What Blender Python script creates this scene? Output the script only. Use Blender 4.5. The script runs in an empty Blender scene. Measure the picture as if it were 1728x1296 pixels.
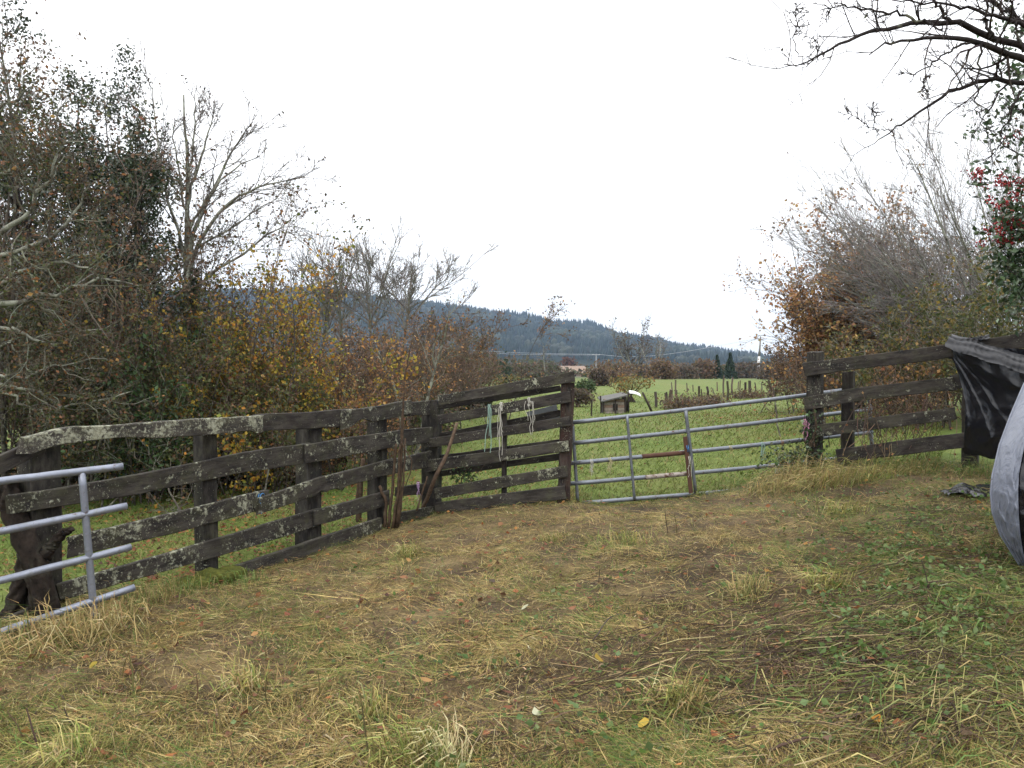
import bpy, math
import numpy as np
from mathutils import Matrix, Vector

# ------------------------------------------------------------------ camera, sky, light, exposure
SC = bpy.context.scene
COL = SC.collection
F = 1300.0                      # focal length in photograph pixels (1728 wide)
CZ = 1.6                        # eye height
PITCH = math.atan(33.0 / F)     # looking slightly down
cam = bpy.data.cameras.new('camera')
cam.sensor_width = 36.0
cam.lens = 36.0 * F / 1728.0
cam.clip_start = 0.05
cam.clip_end = 9000
camo = bpy.data.objects.new('camera', cam)
COL.objects.link(camo)
camo.location = (0, 0, CZ)
camo.rotation_euler = (math.pi / 2 - PITCH, 0, 0)
SC.camera = camo

world = bpy.data.worlds.new('World')
SC.world = world
world.use_nodes = True
wn = world.node_tree
wn.nodes.clear()
w_out = wn.nodes.new('ShaderNodeOutputWorld')
w_bg = wn.nodes.new('ShaderNodeBackground')
w_sky = wn.nodes.new('ShaderNodeTexSky')
w_sky.sky_type = 'NISHITA'
w_sky.sun_disc = False
w_sky.sun_elevation = math.radians(34)
w_sky.sun_rotation = math.radians(200)
w_sky.air_density = 1.0
w_sky.dust_density = 4.0
w_hs = wn.nodes.new('ShaderNodeHueSaturation')
w_hs.inputs['Saturation'].default_value = 0.1
w_mix = wn.nodes.new('ShaderNodeMix')
w_mix.data_type = 'RGBA'
w_mix.inputs[0].default_value = 0.86        # overcast: the cloud layer over the clear sky
w_tc = wn.nodes.new('ShaderNodeTexCoord')
w_sep = wn.nodes.new('ShaderNodeSeparateXYZ')
wn.links.new(w_tc.outputs['Generated'], w_sep.inputs[0])
w_mr = wn.nodes.new('ShaderNodeMapRange')       # CIE overcast sky: L = Lz (1 + 2 sin e) / 3
w_mr.inputs['From Min'].default_value = 0.0; w_mr.inputs['From Max'].default_value = 1.0
w_mr.inputs['To Min'].default_value = 10.4; w_mr.inputs['To Max'].default_value = 27.0
wn.links.new(w_sep.outputs[2], w_mr.inputs[0])
w_cl = wn.nodes.new('ShaderNodeMix'); w_cl.data_type = 'RGBA'; w_cl.blend_type = 'MULTIPLY'
w_cl.inputs[0].default_value = 1.0
w_cl.inputs[7].default_value = (1.0, 1.0, 1.015, 1)
wn.links.new(w_mr.outputs[0], w_cl.inputs[6])
wn.links.new(w_cl.outputs[2], w_mix.inputs[7])
wn.links.new(w_sky.outputs[0], w_hs.inputs['Color'])
wn.links.new(w_hs.outputs[0], w_mix.inputs[6])
wn.links.new(w_mix.outputs[2], w_bg.inputs[0])
w_bg.inputs[1].default_value = 0.1
wn.links.new(w_bg.outputs[0], w_out.inputs[0])

sun = bpy.data.lights.new('sun', 'SUN')
sun.energy = 0.7
sun.angle = math.radians(25)
sun.color = (1.0, 0.96, 0.9)
suno = bpy.data.objects.new('sun', sun)
COL.objects.link(suno)
sun_az, sun_el = math.radians(200), math.radians(50)
sd = Vector((math.sin(sun_az) * math.cos(sun_el), math.cos(sun_az) * math.cos(sun_el), math.sin(sun_el)))
suno.rotation_euler = (-sd).to_track_quat('-Z', 'Y').to_euler()

SC.view_settings.view_transform = 'Standard'
SC.view_settings.look = 'None'
SC.view_settings.exposure = 0.4
SC.view_settings.gamma = 1.0
SC.view_settings.use_curve_mapping = False
cy = SC.cycles
cy.use_denoising = True
cy.max_bounces = 5
cy.diffuse_bounces = 3
cy.glossy_bounces = 2
cy.transmission_bounces = 3
cy.volume_bounces = 1
cy.transparent_max_bounces = 4
cy.use_adaptive_sampling = True
cy.caustics_reflective = False
cy.caustics_refractive = False
SC.render.film_transparent = False

# ------------------------------------------------------------------ helpers
def rng_of(seed):
    return np.random.default_rng(seed)

def W(u, v, Y):
    """point at distance Y in front of the camera that the photograph shows at pixel u, v"""
    cx, cyy = (u - 864) / F, -(v - 648) / F
    sp, cp = math.sin(PITCH), math.cos(PITCH)
    d = np.array([cx, cp + cyy * sp, -sp + cyy * cp])
    t = Y / d[1]
    return np.array([0, 0, CZ]) + d * t

def nrm(a):
    a = np.asarray(a, float)
    return a / np.maximum(np.linalg.norm(a, axis=-1, keepdims=True), 1e-9)

def wavy(x, y, seed, scale, n=7):
    """smooth pseudo noise, roughly -1..1"""
    r = rng_of(seed)
    out = 0
    for i in range(n):
        a = r.uniform(0, 2 * math.pi)
        k = r.uniform(.6, 1.7) * 2 * math.pi / scale
        out = out + np.sin(k * (np.cos(a) * x + np.sin(a) * y) + r.uniform(0, 6.28))
    return out / math.sqrt(n) * .75

class MB:
    def __init__(self):
        self.V, self.Q, self.T, self.C, self.n = [], [], [], [], 0
    def add(self, V, Q=None, T=None, C=None):
        V = np.asarray(V, float).reshape(-1, 3)
        if Q is not None and len(Q): self.Q.append(np.asarray(Q, np.int64).reshape(-1, 4) + self.n)
        if T is not None and len(T): self.T.append(np.asarray(T, np.int64).reshape(-1, 3) + self.n)
        if C is None: C = (1, 1, 1)
        C = np.asarray(C, float)
        if C.ndim == 1: C = np.tile(C, (len(V), 1))
        self.C.append(C[:, :3])
        self.V.append(V); self.n += len(V)
        return self
    def mesh(self, name, mat, smooth=False, col=True, shift=None):
        V = np.concatenate(self.V) if self.V else np.zeros((0, 3))
        if shift is not None: V = V - np.asarray(shift)
        Q = np.concatenate(self.Q) if self.Q else np.zeros((0, 4), np.int64)
        T = np.concatenate(self.T) if self.T else np.zeros((0, 3), np.int64)
        me = bpy.data.meshes.new(name)
        me.vertices.add(len(V)); me.vertices.foreach_set('co', V.astype(np.float32).ravel())
        nl = Q.size + T.size
        me.loops.add(nl)
        me.loops.foreach_set('vertex_index', np.concatenate([Q.ravel(), T.ravel()]).astype(np.int32))
        npol = len(Q) + len(T)
        me.polygons.add(npol)
        st = np.concatenate([np.arange(len(Q)) * 4, Q.size + np.arange(len(T)) * 3]).astype(np.int32)
        me.polygons.foreach_set('loop_start', st)
        me.polygons.foreach_set('use_smooth', np.full(npol, smooth))
        me.update(calc_edges=True)
        if col:
            C = np.concatenate(self.C)
            at = me.color_attributes.new('Col', 'FLOAT_COLOR', 'POINT')
            at.data.foreach_set('color', np.hstack([C, np.ones((len(C), 1))]).astype(np.float32).ravel())
        me.materials.append(mat)
        return me
    # ---- shapes
    def tubes(self, P, R, sides=4, C=(1, 1, 1), cap=False):
        P = np.asarray(P, float); R = np.asarray(R, float)
        if P.ndim == 2: P = P[None]; R = R[None]
        N, K, _ = P.shape
        tan = nrm(np.gradient(P, axis=1))
        av = nrm(P[:, -1] - P[:, 0])
        ref = np.where(np.abs(av[:, 2:3]) > .75, np.array([[1, .12, .05]]), np.array([[.05, .08, 1.]]))
        uu = nrm(np.cross(tan, ref[:, None, :]))
        vv = np.cross(tan, uu)
        a = np.arange(sides) * 2 * math.pi / sides
        ring = P[:, :, None, :] + R[:, :, None, None] * (np.cos(a)[None, None, :, None] * uu[:, :, None, :] + np.sin(a)[None, None, :, None] * vv[:, :, None, :])
        idx = np.arange(N * K * sides).reshape(N, K, sides)
        nx = np.roll(idx, -1, axis=2)
        Q = np.stack([idx[:, :-1], nx[:, :-1], nx[:, 1:], idx[:, 1:]], -1).reshape(-1, 4)
        C = np.asarray(C, float)
        if C.ndim == 2: C = np.repeat(C, K * sides, axis=0)
        Vr = ring.reshape(-1, 3)
        T = []
        if cap:
            extra = np.concatenate([P[:, 0], P[:, -1]])
            base = len(Vr)
            for n in range(N):
                for e, k in ((0, 0), (1, K - 1)):
                    c = base + e * N + n
                    for s in range(sides):
                        T.append((idx[n, k, s], idx[n, k, (s + 1) % sides], c) if e else (idx[n, k, (s + 1) % sides], idx[n, k, s], c))
            Vr = np.vstack([Vr, extra])
            if C.ndim == 2: C = np.vstack([C, np.tile(C[:1], (2 * N, 1))])
        self.add(Vr, Q, T, C)
        return self
    def leaves(self, P, size, rng, C, elong=1.5, flat=0.0, fold=.25):
        P = np.asarray(P, float); N = len(P)
        size = np.broadcast_to(np.asarray(size, float), (N,))
        a = nrm(rng.normal(size=(N, 3)) * np.array([1, 1, 1 - .8 * flat]))
        nn = nrm(rng.normal(size=(N, 3)) * np.array([1 - .85 * flat, 1 - .85 * flat, 1]) + np.array([0, 0, flat * 1.0]))
        b = nrm(np.cross(a, nn)); c = np.cross(a, b)
        L = size[:, None] * .5
        wv = L / elong
        V = np.stack([P - a * L, P - b * wv + c * wv * fold + a * L * .1, P + a * L, P + b * wv + c * wv * fold + a * L * .1], 1)
        Q = np.arange(N * 4).reshape(N, 4)
        self.add(V, Q, None, np.repeat(np.asarray(C, float), 4, axis=0))
        return self
    def blades(self, P, ang, L, w, h, C, groundfn=None):
        """grass blades: P (N,3) root, heading, length, width, h = (N,3) heights of root, middle, tip over the ground"""
        N = len(P)
        d = np.stack([np.cos(ang), np.sin(ang), np.zeros(N)], 1)
        sd_ = np.stack([-np.sin(ang), np.cos(ang), np.zeros(N)], 1)
        bend = (rng_of(N).normal(0, .12, N) * L)[:, None] * sd_
        p0 = P.copy(); p1 = P + d * (L * .5)[:, None] + bend; p2 = P + d * L[:, None]
        for k, p in enumerate((p0, p1, p2)):
            g = groundfn(p[:, 0], p[:, 1]) if groundfn else P[:, 2]
            p[:, 2] = g + h[:, k]
        s = sd_ * (w * .5)[:, None]
        up = np.zeros((N, 3)); up[:, 2] = w * .25
        V = np.stack([p0 - s, p0 + s, p1 - s * .85 + up, p1 + s * .85 - up, p2], 1)
        b = np.arange(N)[:, None] * 5
        Q = b + np.array([[0, 1, 3, 2]]); T = b + np.array([[2, 3, 4]])
        self.add(V, Q, T, np.repeat(np.asarray(C, float), 5, axis=0))
        return self

def pick(rng, n, palette, jit=.18):
    """random colours from (weight, (r, g, b)) entries"""
    wts = np.array([p[0] for p in palette], float); wts /= wts.sum()
    cols = np.array([p[1] for p in palette], float)
    c = cols[rng.choice(len(cols), n, p=wts)]
    return np.clip(c * (1 + rng.normal(0, jit, (n, 1))) * (1 + rng.normal(0, jit * .3, (n, 3))), .004, .95)

def put(o, parent=None):
    COL.objects.link(o)
    if parent is not None: o.parent = parent
    return o

def tag(o, label=None, cat=None, group=None, kind=None):
    if label: o['label'] = label
    if cat: o['category'] = cat
    if group: o['group'] = group
    if kind: o['kind'] = kind
    return o

def thing(name, label, cat, loc, group=None):
    o = bpy.data.objects.new(name, None)
    o.empty_display_size = .1
    o.location = [float(x) for x in loc]
    put(o); tag(o, label, cat, group)
    return o

def part(name, mb, mat, root, smooth=False, kind=None, col=True):
    """world-space mesh as a part of root (root Empties are only moved, never turned)"""
    off = Vector((0, 0, 0)); r = root
    while r is not None:
        off = off + r.location; r = r.parent
    me = mb.mesh(name, mat, smooth, col, shift=(off.x, off.y, off.z))
    o = bpy.data.objects.new(name, me)
    put(o, root)
    if kind: o['kind'] = kind
    return o

def solo(name, mb, mat, label=None, cat=None, group=None, kind=None, smooth=False, origin=None, col=True):
    me = mb.mesh(name, mat, smooth, col, shift=origin)
    o = bpy.data.objects.new(name, me)
    if origin is not None: o.location = [float(x) for x in origin]
    put(o); tag(o, label, cat, group, kind)
    return o

# ------------------------------------------------------------------ materials
def new_mat(name):
    m = bpy.data.materials.new(name); m.use_nodes = True
    nt = m.node_tree; nt.nodes.clear()
    out = nt.nodes.new('ShaderNodeOutputMaterial')
    b = nt.nodes.new('ShaderNodeBsdfPrincipled')
    nt.links.new(b.outputs[0], out.inputs[0])
    return m, nt, b, out

def N_(nt, t, **kw):
    n = nt.nodes.new(t)
    for k, v in kw.items():
        if k in n.inputs: n.inputs[k].default_value = v
        else: setattr(n, k, v)
    return n

def ramp(nt, src, stops):
    r = nt.nodes.new('ShaderNodeValToRGB')
    e = r.color_ramp.elements
    while len(e) < len(stops): e.new(.5)
    for i, (p, c) in enumerate(stops):
        e[i].position = p; e[i].color = (*c, 1) if len(c) == 3 else c
    nt.links.new(src, r.inputs[0])
    return r

def mixc(nt, fac, a, b, mode='MIX'):
    m = nt.nodes.new('ShaderNodeMix'); m.data_type = 'RGBA'; m.blend_type = mode
    if hasattr(fac, 'links'): nt.links.new(fac, m.inputs[0])
    else: m.inputs[0].default_value = fac
    for s, i in ((a, 6), (b, 7)):
        if hasattr(s, 'links'): nt.links.new(s, m.inputs[i])
        else: m.inputs[i].default_value = (*s, 1)
    return m.outputs[2]

def coords(nt, scale=(1, 1, 1), rand=True, kind='Object'):
    tc = nt.nodes.new('ShaderNodeTexCoord')
    mp = nt.nodes.new('ShaderNodeMapping')
    mp.inputs['Scale'].default_value = scale
    nt.links.new(tc.outputs[kind], mp.inputs[0])
    if rand:
        oi = nt.nodes.new('ShaderNodeObjectInfo')
        ml = nt.nodes.new('ShaderNodeMath'); ml.operation = 'MULTIPLY'; ml.inputs[1].default_value = 37.0
        nt.links.new(oi.outputs['Random'], ml.inputs[0])
        cx = nt.nodes.new('ShaderNodeCombineXYZ')
        for i in range(3): nt.links.new(ml.outputs[0], cx.inputs[i])
        nt.links.new(cx.outputs[0], mp.inputs['Location'])
    return mp.outputs[0]

def noise(nt, vec, scale, detail=5, rough=.6, dist=0.0):
    n = nt.nodes.new('ShaderNodeTexNoise')
    n.inputs['Scale'].default_value = scale; n.inputs['Detail'].default_value = detail
    n.inputs['Roughness'].default_value = rough; n.inputs['Distortion'].default_value = dist
    nt.links.new(vec, n.inputs['Vector'])
    return n.outputs[0]

def bump(nt, b, h, strength=.5, dist=.01):
    n = nt.nodes.new('ShaderNodeBump')
    n.inputs['Strength'].default_value = strength; n.inputs['Distance'].default_value = dist
    nt.links.new(h, n.inputs['Height'])
    nt.links.new(n.outputs[0], b.inputs['Normal'])

def mat_wood(name, lichen, dark=(.012, .010, .009), light=(.045, .038, .031), moss=0.15):
    m, nt, b, _ = new_mat(name)
    v1 = coords(nt)
    g = noise(nt, coords(nt, (2.2, 26, 26)), 2.0, 8, .68, .4)
    big = noise(nt, v1, 3.2, 4, .6)
    c = ramp(nt, g, [(.30, dark), (.52, tuple((d + l) / 2 for d, l in zip(dark, light))), (.75, light)]).outputs[0]
    # silvered, washed-out zones
    wz = ramp(nt, noise(nt, coords(nt, (1, 3, 3)), 4.5, 6, .7), [(.42, (0, 0, 0)), (.68, (.75, .75, .75))]).outputs[0]
    c = mixc(nt, wz, c, (.080, .072, .060))
    # wet black streaks
    bk = ramp(nt, noise(nt, coords(nt, (1, 4, 4)), 2.6, 6, .75), [(.50, (0, 0, 0)), (.62, (.85, .85, .85))]).outputs[0]
    c = mixc(nt, bk, c, (.010, .009, .009))
    al = ramp(nt, noise(nt, v1, 6.5, 5, .7), [(.48, (0, 0, 0)), (.72, (moss * 3, moss * 3, moss * 3))]).outputs[0]
    c = mixc(nt, al, c, (.075, .078, .035))
    # crusty lichen: rounded patches where it has spread, fine specks elsewhere
    zone = noise(nt, v1, 2.6, 3)
    def lich(scale, t, wdt, det):
        ad = nt.nodes.new('ShaderNodeMath'); ad.operation = 'MULTIPLY_ADD'
        nt.links.new(zone, ad.inputs[0]); ad.inputs[1].default_value = .55; nt.links.new(noise(nt, v1, scale, det, .68, .25), ad.inputs[2])
        return ramp(nt, ad.outputs[0], [(min(.97, t), (0, 0, 0)), (min(1, t + wdt), (1, 1, 1))]).outputs[0]
    lm = lich(17, 1.02 - .26 * lichen, .10, 5)
    sp = lich(70, 1.08 - .22 * lichen, .06, 2)
    lc = ramp(nt, noise(nt, v1, 34, 4, .7), [(.3, (.10, .095, .065)), (.5, (.22, .22, .155)), (.7, (.36, .37, .29))]).outputs[0]
    c = mixc(nt, lm, c, lc)
    c = mixc(nt, sp, c, (.28, .28, .21))
    nt.links.new(c, b.inputs['Base Color'])
    b.inputs['Roughness'].default_value = .86
    b.inputs['Specular IOR Level'].default_value = .25
    h = mixc(nt, .5, g, lm, 'ADD')
    bump(nt, b, h, .8, .008)
    return m

def mat_bark(name, lichen=.4, dark=(.025, .020, .016), light=(.10, .085, .07), lich=(.22, .23, .17)):
    m, nt, b, _ = new_mat(name)
    v = coords(nt)
    n = noise(nt, v, 22, 6, .65)
    c = ramp(nt, n, [(.3, dark), (.7, light)]).outputs[0]
    lm = ramp(nt, noise(nt, v, 6, 6, .7), [(.62 - .25 * lichen, (0, 0, 0)), (.75 - .2 * lichen, (1, 1, 1))]).outputs[0]
    c = mixc(nt, lm, c, lich)
    nt.links.new(c, b.inputs['Base Color'])
    b.inputs['Roughness'].default_value = .9
    b.inputs['Specular IOR Level'].default_value = .15
    bump(nt, b, n, .6, .01)
    return m

def mat_col(name, rough=.75, trans=0.0, spec=.25, noise_amt=0.0):
    """colour comes from the Col attribute (each blade, leaf, twig has its own colour)"""
    m, nt, b, out = new_mat(name)
    a = nt.nodes.new('ShaderNodeAttribute'); a.attribute_name = 'Col'
    nt.links.new(a.outputs['Color'], b.inputs['Base Color'])
    b.inputs['Roughness'].default_value = rough
    b.inputs['Specular IOR Level'].default_value = spec
    if trans > 0:
        t = nt.nodes.new('ShaderNodeBsdfTranslucent')
        nt.links.new(a.outputs['Color'], t.inputs['Color'])
        mx = nt.nodes.new('ShaderNodeMixShader'); mx.inputs[0].default_value = trans
        nt.links.new(b.outputs[0], mx.inputs[1]); nt.links.new(t.outputs[0], mx.inputs[2])
        nt.links.new(mx.outputs[0], out.inputs[0])
    return m

def mat_metal(name, base=(.20, .22, .25), grime=(.13, .12, .10), rust=.0, metallic=.55, rough=.45):
    m, nt, b, _ = new_mat(name)
    v = coords(nt)
    n = noise(nt, v, 9, 7, .7)
    c = ramp(nt, n, [(.35, tuple(x * .75 for x in base)), (.65, base)]).outputs[0]
    gm = ramp(nt, noise(nt, coords(nt, (3, 3, 3)), 4, 6, .75), [(.52, (0, 0, 0)), (.70, (.8, .8, .8))]).outputs[0]
    c = mixc(nt, gm, c, grime)
    if rust:
        rm = ramp(nt, noise(nt, v, 14, 6, .75), [(.62 - .3 * rust, (0, 0, 0)), (.70 - .25 * rust, (1, 1, 1))]).outputs[0]
        c = mixc(nt, rm, c, (.085, .038, .022))
    nt.links.new(c, b.inputs['Base Color'])
    b.inputs['Metallic'].default_value = metallic
    b.inputs['Roughness'].default_value = rough
    bump(nt, b, n, .25, .003)
    return m

def mat_flat(name, c1, c2, scale=8, rough=.8, spec=.3, bmp=.3):
    m, nt, b, _ = new_mat(name)
    v = coords(nt)
    n = noise(nt, v, scale, 6, .65)
    nt.links.new(ramp(nt, n, [(.3, c1), (.7, c2)]).outputs[0], b.inputs['Base Color'])
    b.inputs['Roughness'].default_value = rough
    b.inputs['Specular IOR Level'].default_value = spec
    bump(nt, b, n, bmp, .01)
    return m

M_fence = mat_wood('weathered_wood_lichen', .80)
M_fence_hi = mat_wood('weathered_wood_crusted', .92, light=(.085, .075, .06))
M_fence_dark = mat_wood('weathered_wood_dark', .12, dark=(.010, .008, .008), light=(.038, .030, .026), moss=.1)
M_post = mat_wood('near_black_post', .10, dark=(.006, .005, .005), light=(.022, .018, .016), moss=.12)  # nearly black wood for the left fence posts
M_fence_mid = mat_wood('weathered_wood_mid', .58)
M_redpost = mat_wood('red_brown_sleeper', .05, dark=(.012, .006, .005), light=(.06, .028, .022), moss=.05)
M_moss = mat_flat('moss', (.03, .035, .010), (.10, .105, .022), 30, .95, .1, .8)
M_galv = mat_metal('galvanised_steel', rust=.15)
M_galv_near = mat_metal('galvanised_steel_clean', base=(.25, .27, .325), grime=(.15, .15, .13), rust=0.03)
M_rust = mat_metal('rusty_iron', base=(.075, .035, .024), grime=(.05, .025, .02), rust=.8, metallic=.1, rough=.85)
M_palepipe = mat_metal('pale_worn_pipe', base=(.36, .32, .28), grime=(.17, .10, .07), rust=.4, metallic=.2, rough=.7)
M_bark = mat_bark('bark')
M_bark_pale = mat_bark('bark_pale', .8, light=(.16, .15, .12), lich=(.30, .31, .25))
M_bark_dark = mat_bark('bark_dark', .15, dark=(.012, .010, .010), light=(.05, .042, .038))
M_twig = mat_col('twig', .85, 0, .1)
M_leaf = mat_col('leaf', .6, .35, .25)
M_gloss = mat_col('glossy_leaf', .32, .12, .45)
M_grass = mat_col('grass_blade', .7, .25, .2)
M_plain = mat_col('coloured', .7, 0, .25)

# ------------------------------------------------------------------ terrain
CP = np.array([
    (-3.2, 5.0, -1.66), (-2.95, 5.55, -1.68), (-2.6, 6.4, -1.80), (-2.0, 7.7, -1.83), (-1.3, 8.6, -1.80), (-.86, 9.0, -1.76), (.62, 8.7, -1.57), (1.1, 9.0, -1.67), (2.0, 9.1, -1.61), (1.2, 9.8, -1.66), (2.4, 10.0, -1.58),
    (3.6, 9.4, -1.27), (4.87, 8.6, -1.13), (5.5, 8.2, -1.08), (0, 0, -1.6), (-2, 0, -1.70), (-2.2, 3.6, -1.66), (2, 0, -1.42), (1.7, 2.5, -1.40), (3.3, 5, -1.26),
    (0, 5, -1.58), (-4, 0, -1.82), (5, 0, -1.1), (6.5, 5, -.95), (-6, 11, -1.84), (-2, 13, -1.78), (0, 14, -1.62), (4, 14, -1.28), (8, 14, -1.0),
    (-8, 20, -1.9), (0, 26, -1.62), (5, 26, -1.62), (12, 26, -1.25), (-10, 40, -1.9), (5, 45, -1.6), (20, 45, -1.4), (0, -6, -1.6), (-6, -3, -1.9), (7, -3, -1.0)])
def _tps(r2): return r2 * np.log(np.maximum(r2, 1e-12))
_n = len(CP)
_A = np.zeros((_n + 3, _n + 3))
_r2 = ((CP[:, None, :2] - CP[None, :, :2]) ** 2).sum(-1)
_A[:_n, :_n] = _tps(_r2) + np.eye(_n) * .02
_A[:_n, _n] = 1; _A[:_n, _n + 1:] = CP[:, :2]; _A[_n, :_n] = 1; _A[_n + 1:, :_n] = CP[:, :2].T
_S = np.linalg.solve(_A, np.concatenate([CP[:, 2], np.zeros(3)]))
def gz(x, y):
    x = np.asarray(x, float); y = np.asarray(y, float)
    xs, ys = np.clip(x, -14, 24), np.clip(y, -8, 48)
    z = _S[_n] + _S[_n + 1] * xs + _S[_n + 2] * ys
    for i in range(_n): z = z + _S[i] * _tps((xs - CP[i, 0]) ** 2 + (ys - CP[i, 1]) ** 2)
    z = np.clip(z, -2.1, -.6)
    far = np.hypot(x, y)
    s = np.clip((far - 30) / 60, 0, 1); s = s * s * (3 - 2 * s)
    zf = -1.75 - np.clip((far - 90) / 200, 0, 1) * 2.6
    z = z * (1 - s) + zf * s
    near = np.clip(1 - (far - 9) / 6, 0.15, 1)
    z = z + near * (.022 * wavy(x, y, 5, 1.1) + .014 * wavy(x, y, 6, .42))
    return z + CZ

def G(u, v):
    """where the ray through pixel u, v meets the ground"""
    lo, hi = 1.0, 400.0
    ys = np.geomspace(1.2, 500, 500)
    pts = np.array([W(u, v, y) for y in ys])
    below = pts[:, 2] < gz(pts[:, 0], pts[:, 1])
    k = int(np.argmax(below)) if below.any() else len(ys) - 1
    lo, hi = ys[max(k - 1, 0)], ys[k]
    for _ in range(25):
        mid = (lo + hi) / 2; p = W(u, v, mid)
        if p[2] < gz(p[0], p[1]): hi = mid
        else: lo = mid
    p = W(u, v, hi); p[2] = float(gz(p[0], p[1]))
    return p

def axis(lo, hi, step, far, grow):
    a = list(np.arange(lo, hi + 1e-6, step)); s = step
    while a[-1] < far: s *= grow; a.append(a[-1] + s)
    s = step
    while a[0] > -far: s *= grow; a.insert(0, a[0] - s)
    return np.array(a)
gx, gy = axis(-6, 7, .15, 2500, 1.14), axis(0, 12, .15, 2500, 1.12)
GX, GY = np.meshgrid(gx, gy)
GZ = gz(GX.ravel(), GY.ravel()).reshape(GX.shape)

# where the trampled yard ends and the green field begins: the line of fence and gate
FL = np.array([(-9, 1), (-3.5, 4.4), (-3.16, 5.05), (-1.18, 8.8), (-.9, 9.1), (.66, 8.85), (3.7, 9.5), (5.6, 8.1), (9, 6)])
def beyond(x, y):
    """metres (in y) past the fence line"""
    return y - np.interp(x, FL[:, 0], FL[:, 1])

def sstep(x, a, b):
    t = np.clip((x - a) / (b - a), 0, 1); return t * t * (3 - 2 * t)

fx, fy = GX.ravel(), GY.ravel()
fieldm = sstep(beyond(fx, fy) + .3 * wavy(fx, fy, 9, 1.0), -.3, .5)[:, None]
nb = (.5 + .5 * wavy(fx, fy, 11, 2.2))[:, None]; nb2 = (.5 + .5 * wavy(fx, fy, 12, .6))[:, None]
damp = np.clip(.5 + .8 * wavy(fx, fy, 13, 1.7), 0, 1)[:, None] * sstep(fx, -.5, 1.2)[:, None]
yard = (1 - .45 * damp) * (np.array([.070, .048, .030]) * (1 - nb2) + np.array([.17, .125, .06]) * nb2)
grass_c = np.array([.10, .145, .030]) * (1 - nb) + np.array([.135, .155, .042]) * nb
gcol = np.clip(yard * (1 - fieldm) + grass_c * fieldm, .01, 1)
farm = sstep(np.hypot(fx, fy), 70, 160)[:, None]
gcol = gcol * (1 - farm) + np.array([.07, .085, .03]) * farm
ny, nx_ = GX.shape
ii = np.arange(ny * nx_).reshape(ny, nx_)
gmb = MB().add(np.stack([fx, fy, GZ.ravel()], 1), np.stack([ii[:-1, :-1], ii[:-1, 1:], ii[1:, 1:], ii[1:, :-1]], -1).reshape(-1, 4), None, gcol)
M_ground, nt, b, _ = new_mat('ground_soil_and_turf')
a_ = nt.nodes.new('ShaderNodeAttribute'); a_.attribute_name = 'Col'
v_ = coords(nt, rand=False)
n1 = noise(nt, v_, 7, 9, .75); n2 = noise(nt, v_, 45, 5, .7)
c_ = mixc(nt, 1.0, a_.outputs['Color'], ramp(nt, n1, [(.25, (.45, .42, .40)), (.7, (1.35, 1.35, 1.3))]).outputs[0], 'MULTIPLY')
c_ = mixc(nt, 1.0, c_, ramp(nt, n2, [(.3, (.6, .6, .6)), (.7, (1.3, 1.3, 1.3))]).outputs[0], 'MULTIPLY')
nt.links.new(c_, b.inputs['Base Color'])
b.inputs['Roughness'].default_value = .9; b.inputs['Specular IOR Level'].default_value = .2
bump(nt, b, mixc(nt, .5, n1, n2), .8, .03)
ground = solo('ground', gmb, M_ground, 'trampled brown yard running into a green sloping field', 'ground', kind='structure', smooth=True)

# ------------------------------------------------------------------ wooded hill behind
rh = rng_of(40)
ridge = np.array([(-900, 560), (-300, 525), (200, 505), (470, 500), (540, 496), (570, 503), (640, 512), (700, 519), (780, 526), (850, 536), (1000, 557), (1130, 584),
                  (1200, 594), (1300, 607), (1400, 611), (1700, 614), (2600, 616)], float)
YR = 1700.0
us = np.linspace(-900, 2500, 170); rows = np.linspace(0, 1, 46)
def hill_z(u, s):
    top = (615 - np.interp(u, ridge[:, 0], ridge[:, 1])) / F * YR - 6
    prof = np.where(s < .8, np.sin(np.clip(s / .8, 0, 1) * math.pi / 2) ** 1.25, np.cos((s - .8) / .2 * math.pi / 2) ** .7)
    x = (u - 864) / F
    return -4.6 + CZ + (top + 4.6) * prof * (1 + 0) + prof * 5 * wavy(u, s * 900, 41, 160)
def hill_p(u, s):
    Y = 620 + s * (YR / .8 * 1.0 - 620) * 1.0 if False else 600 + s * (YR - 600) / .8
    return np.stack([(u - 864) / F * Y, Y, hill_z(u, s)], -1)
U_, S_ = np.meshgrid(us, rows)
HP = hill_p(U_.ravel(), S_.ravel())
jj = np.arange(U_.size).reshape(U_.shape)
M_hill = mat_flat('forest_floor', (.006, .010, .007), (.013, .018, .010), .02, .95, .1, .2)
hmb = MB().add(HP, np.stack([jj[:-1, :-1], jj[:-1, 1:], jj[1:, 1:], jj[1:, :-1]], -1).reshape(-1, 4))
solo('hill', hmb, M_hill, 'long dark wooded hill sloping down behind the valley', 'hill', kind='structure', smooth=True)
nt_ = 15000
tu = rh.uniform(100, 1950, nt_); ts = .80 - .72 * rh.uniform(0, 1, nt_) ** 1.35
tp = hill_p(tu, ts)
pl = wavy(tu, ts * 700, 42, 170) + .4 * wavy(tu, ts * 700, 43, 50)
con = pl > -.1
th = rh.uniform(8, 15, nt_) * np.where(con, 1, .75); tr = th * np.where(con, rh.uniform(.22, .3, nt_), rh.uniform(.42, .6, nt_))
fc = np.where(con[:, None], np.array([[.007, .013, .010]]), np.array([[.020, .023, .013]])) * rh.uniform(.6, 1.5, (nt_, 1))
fc = np.where((pl < -.75)[:, None], np.array([[.024, .032, .017]]) * rh.uniform(.7, 1.3, (nt_, 1)), fc)
k6 = np.arange(4) * math.pi / 2 + .4
low = tp[:, None, :] + np.stack([np.cos(k6)[None] * tr[:, None], np.sin(k6)[None] * tr[:, None], np.repeat((th * .12)[:, None], 4, 1)], -1)
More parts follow.
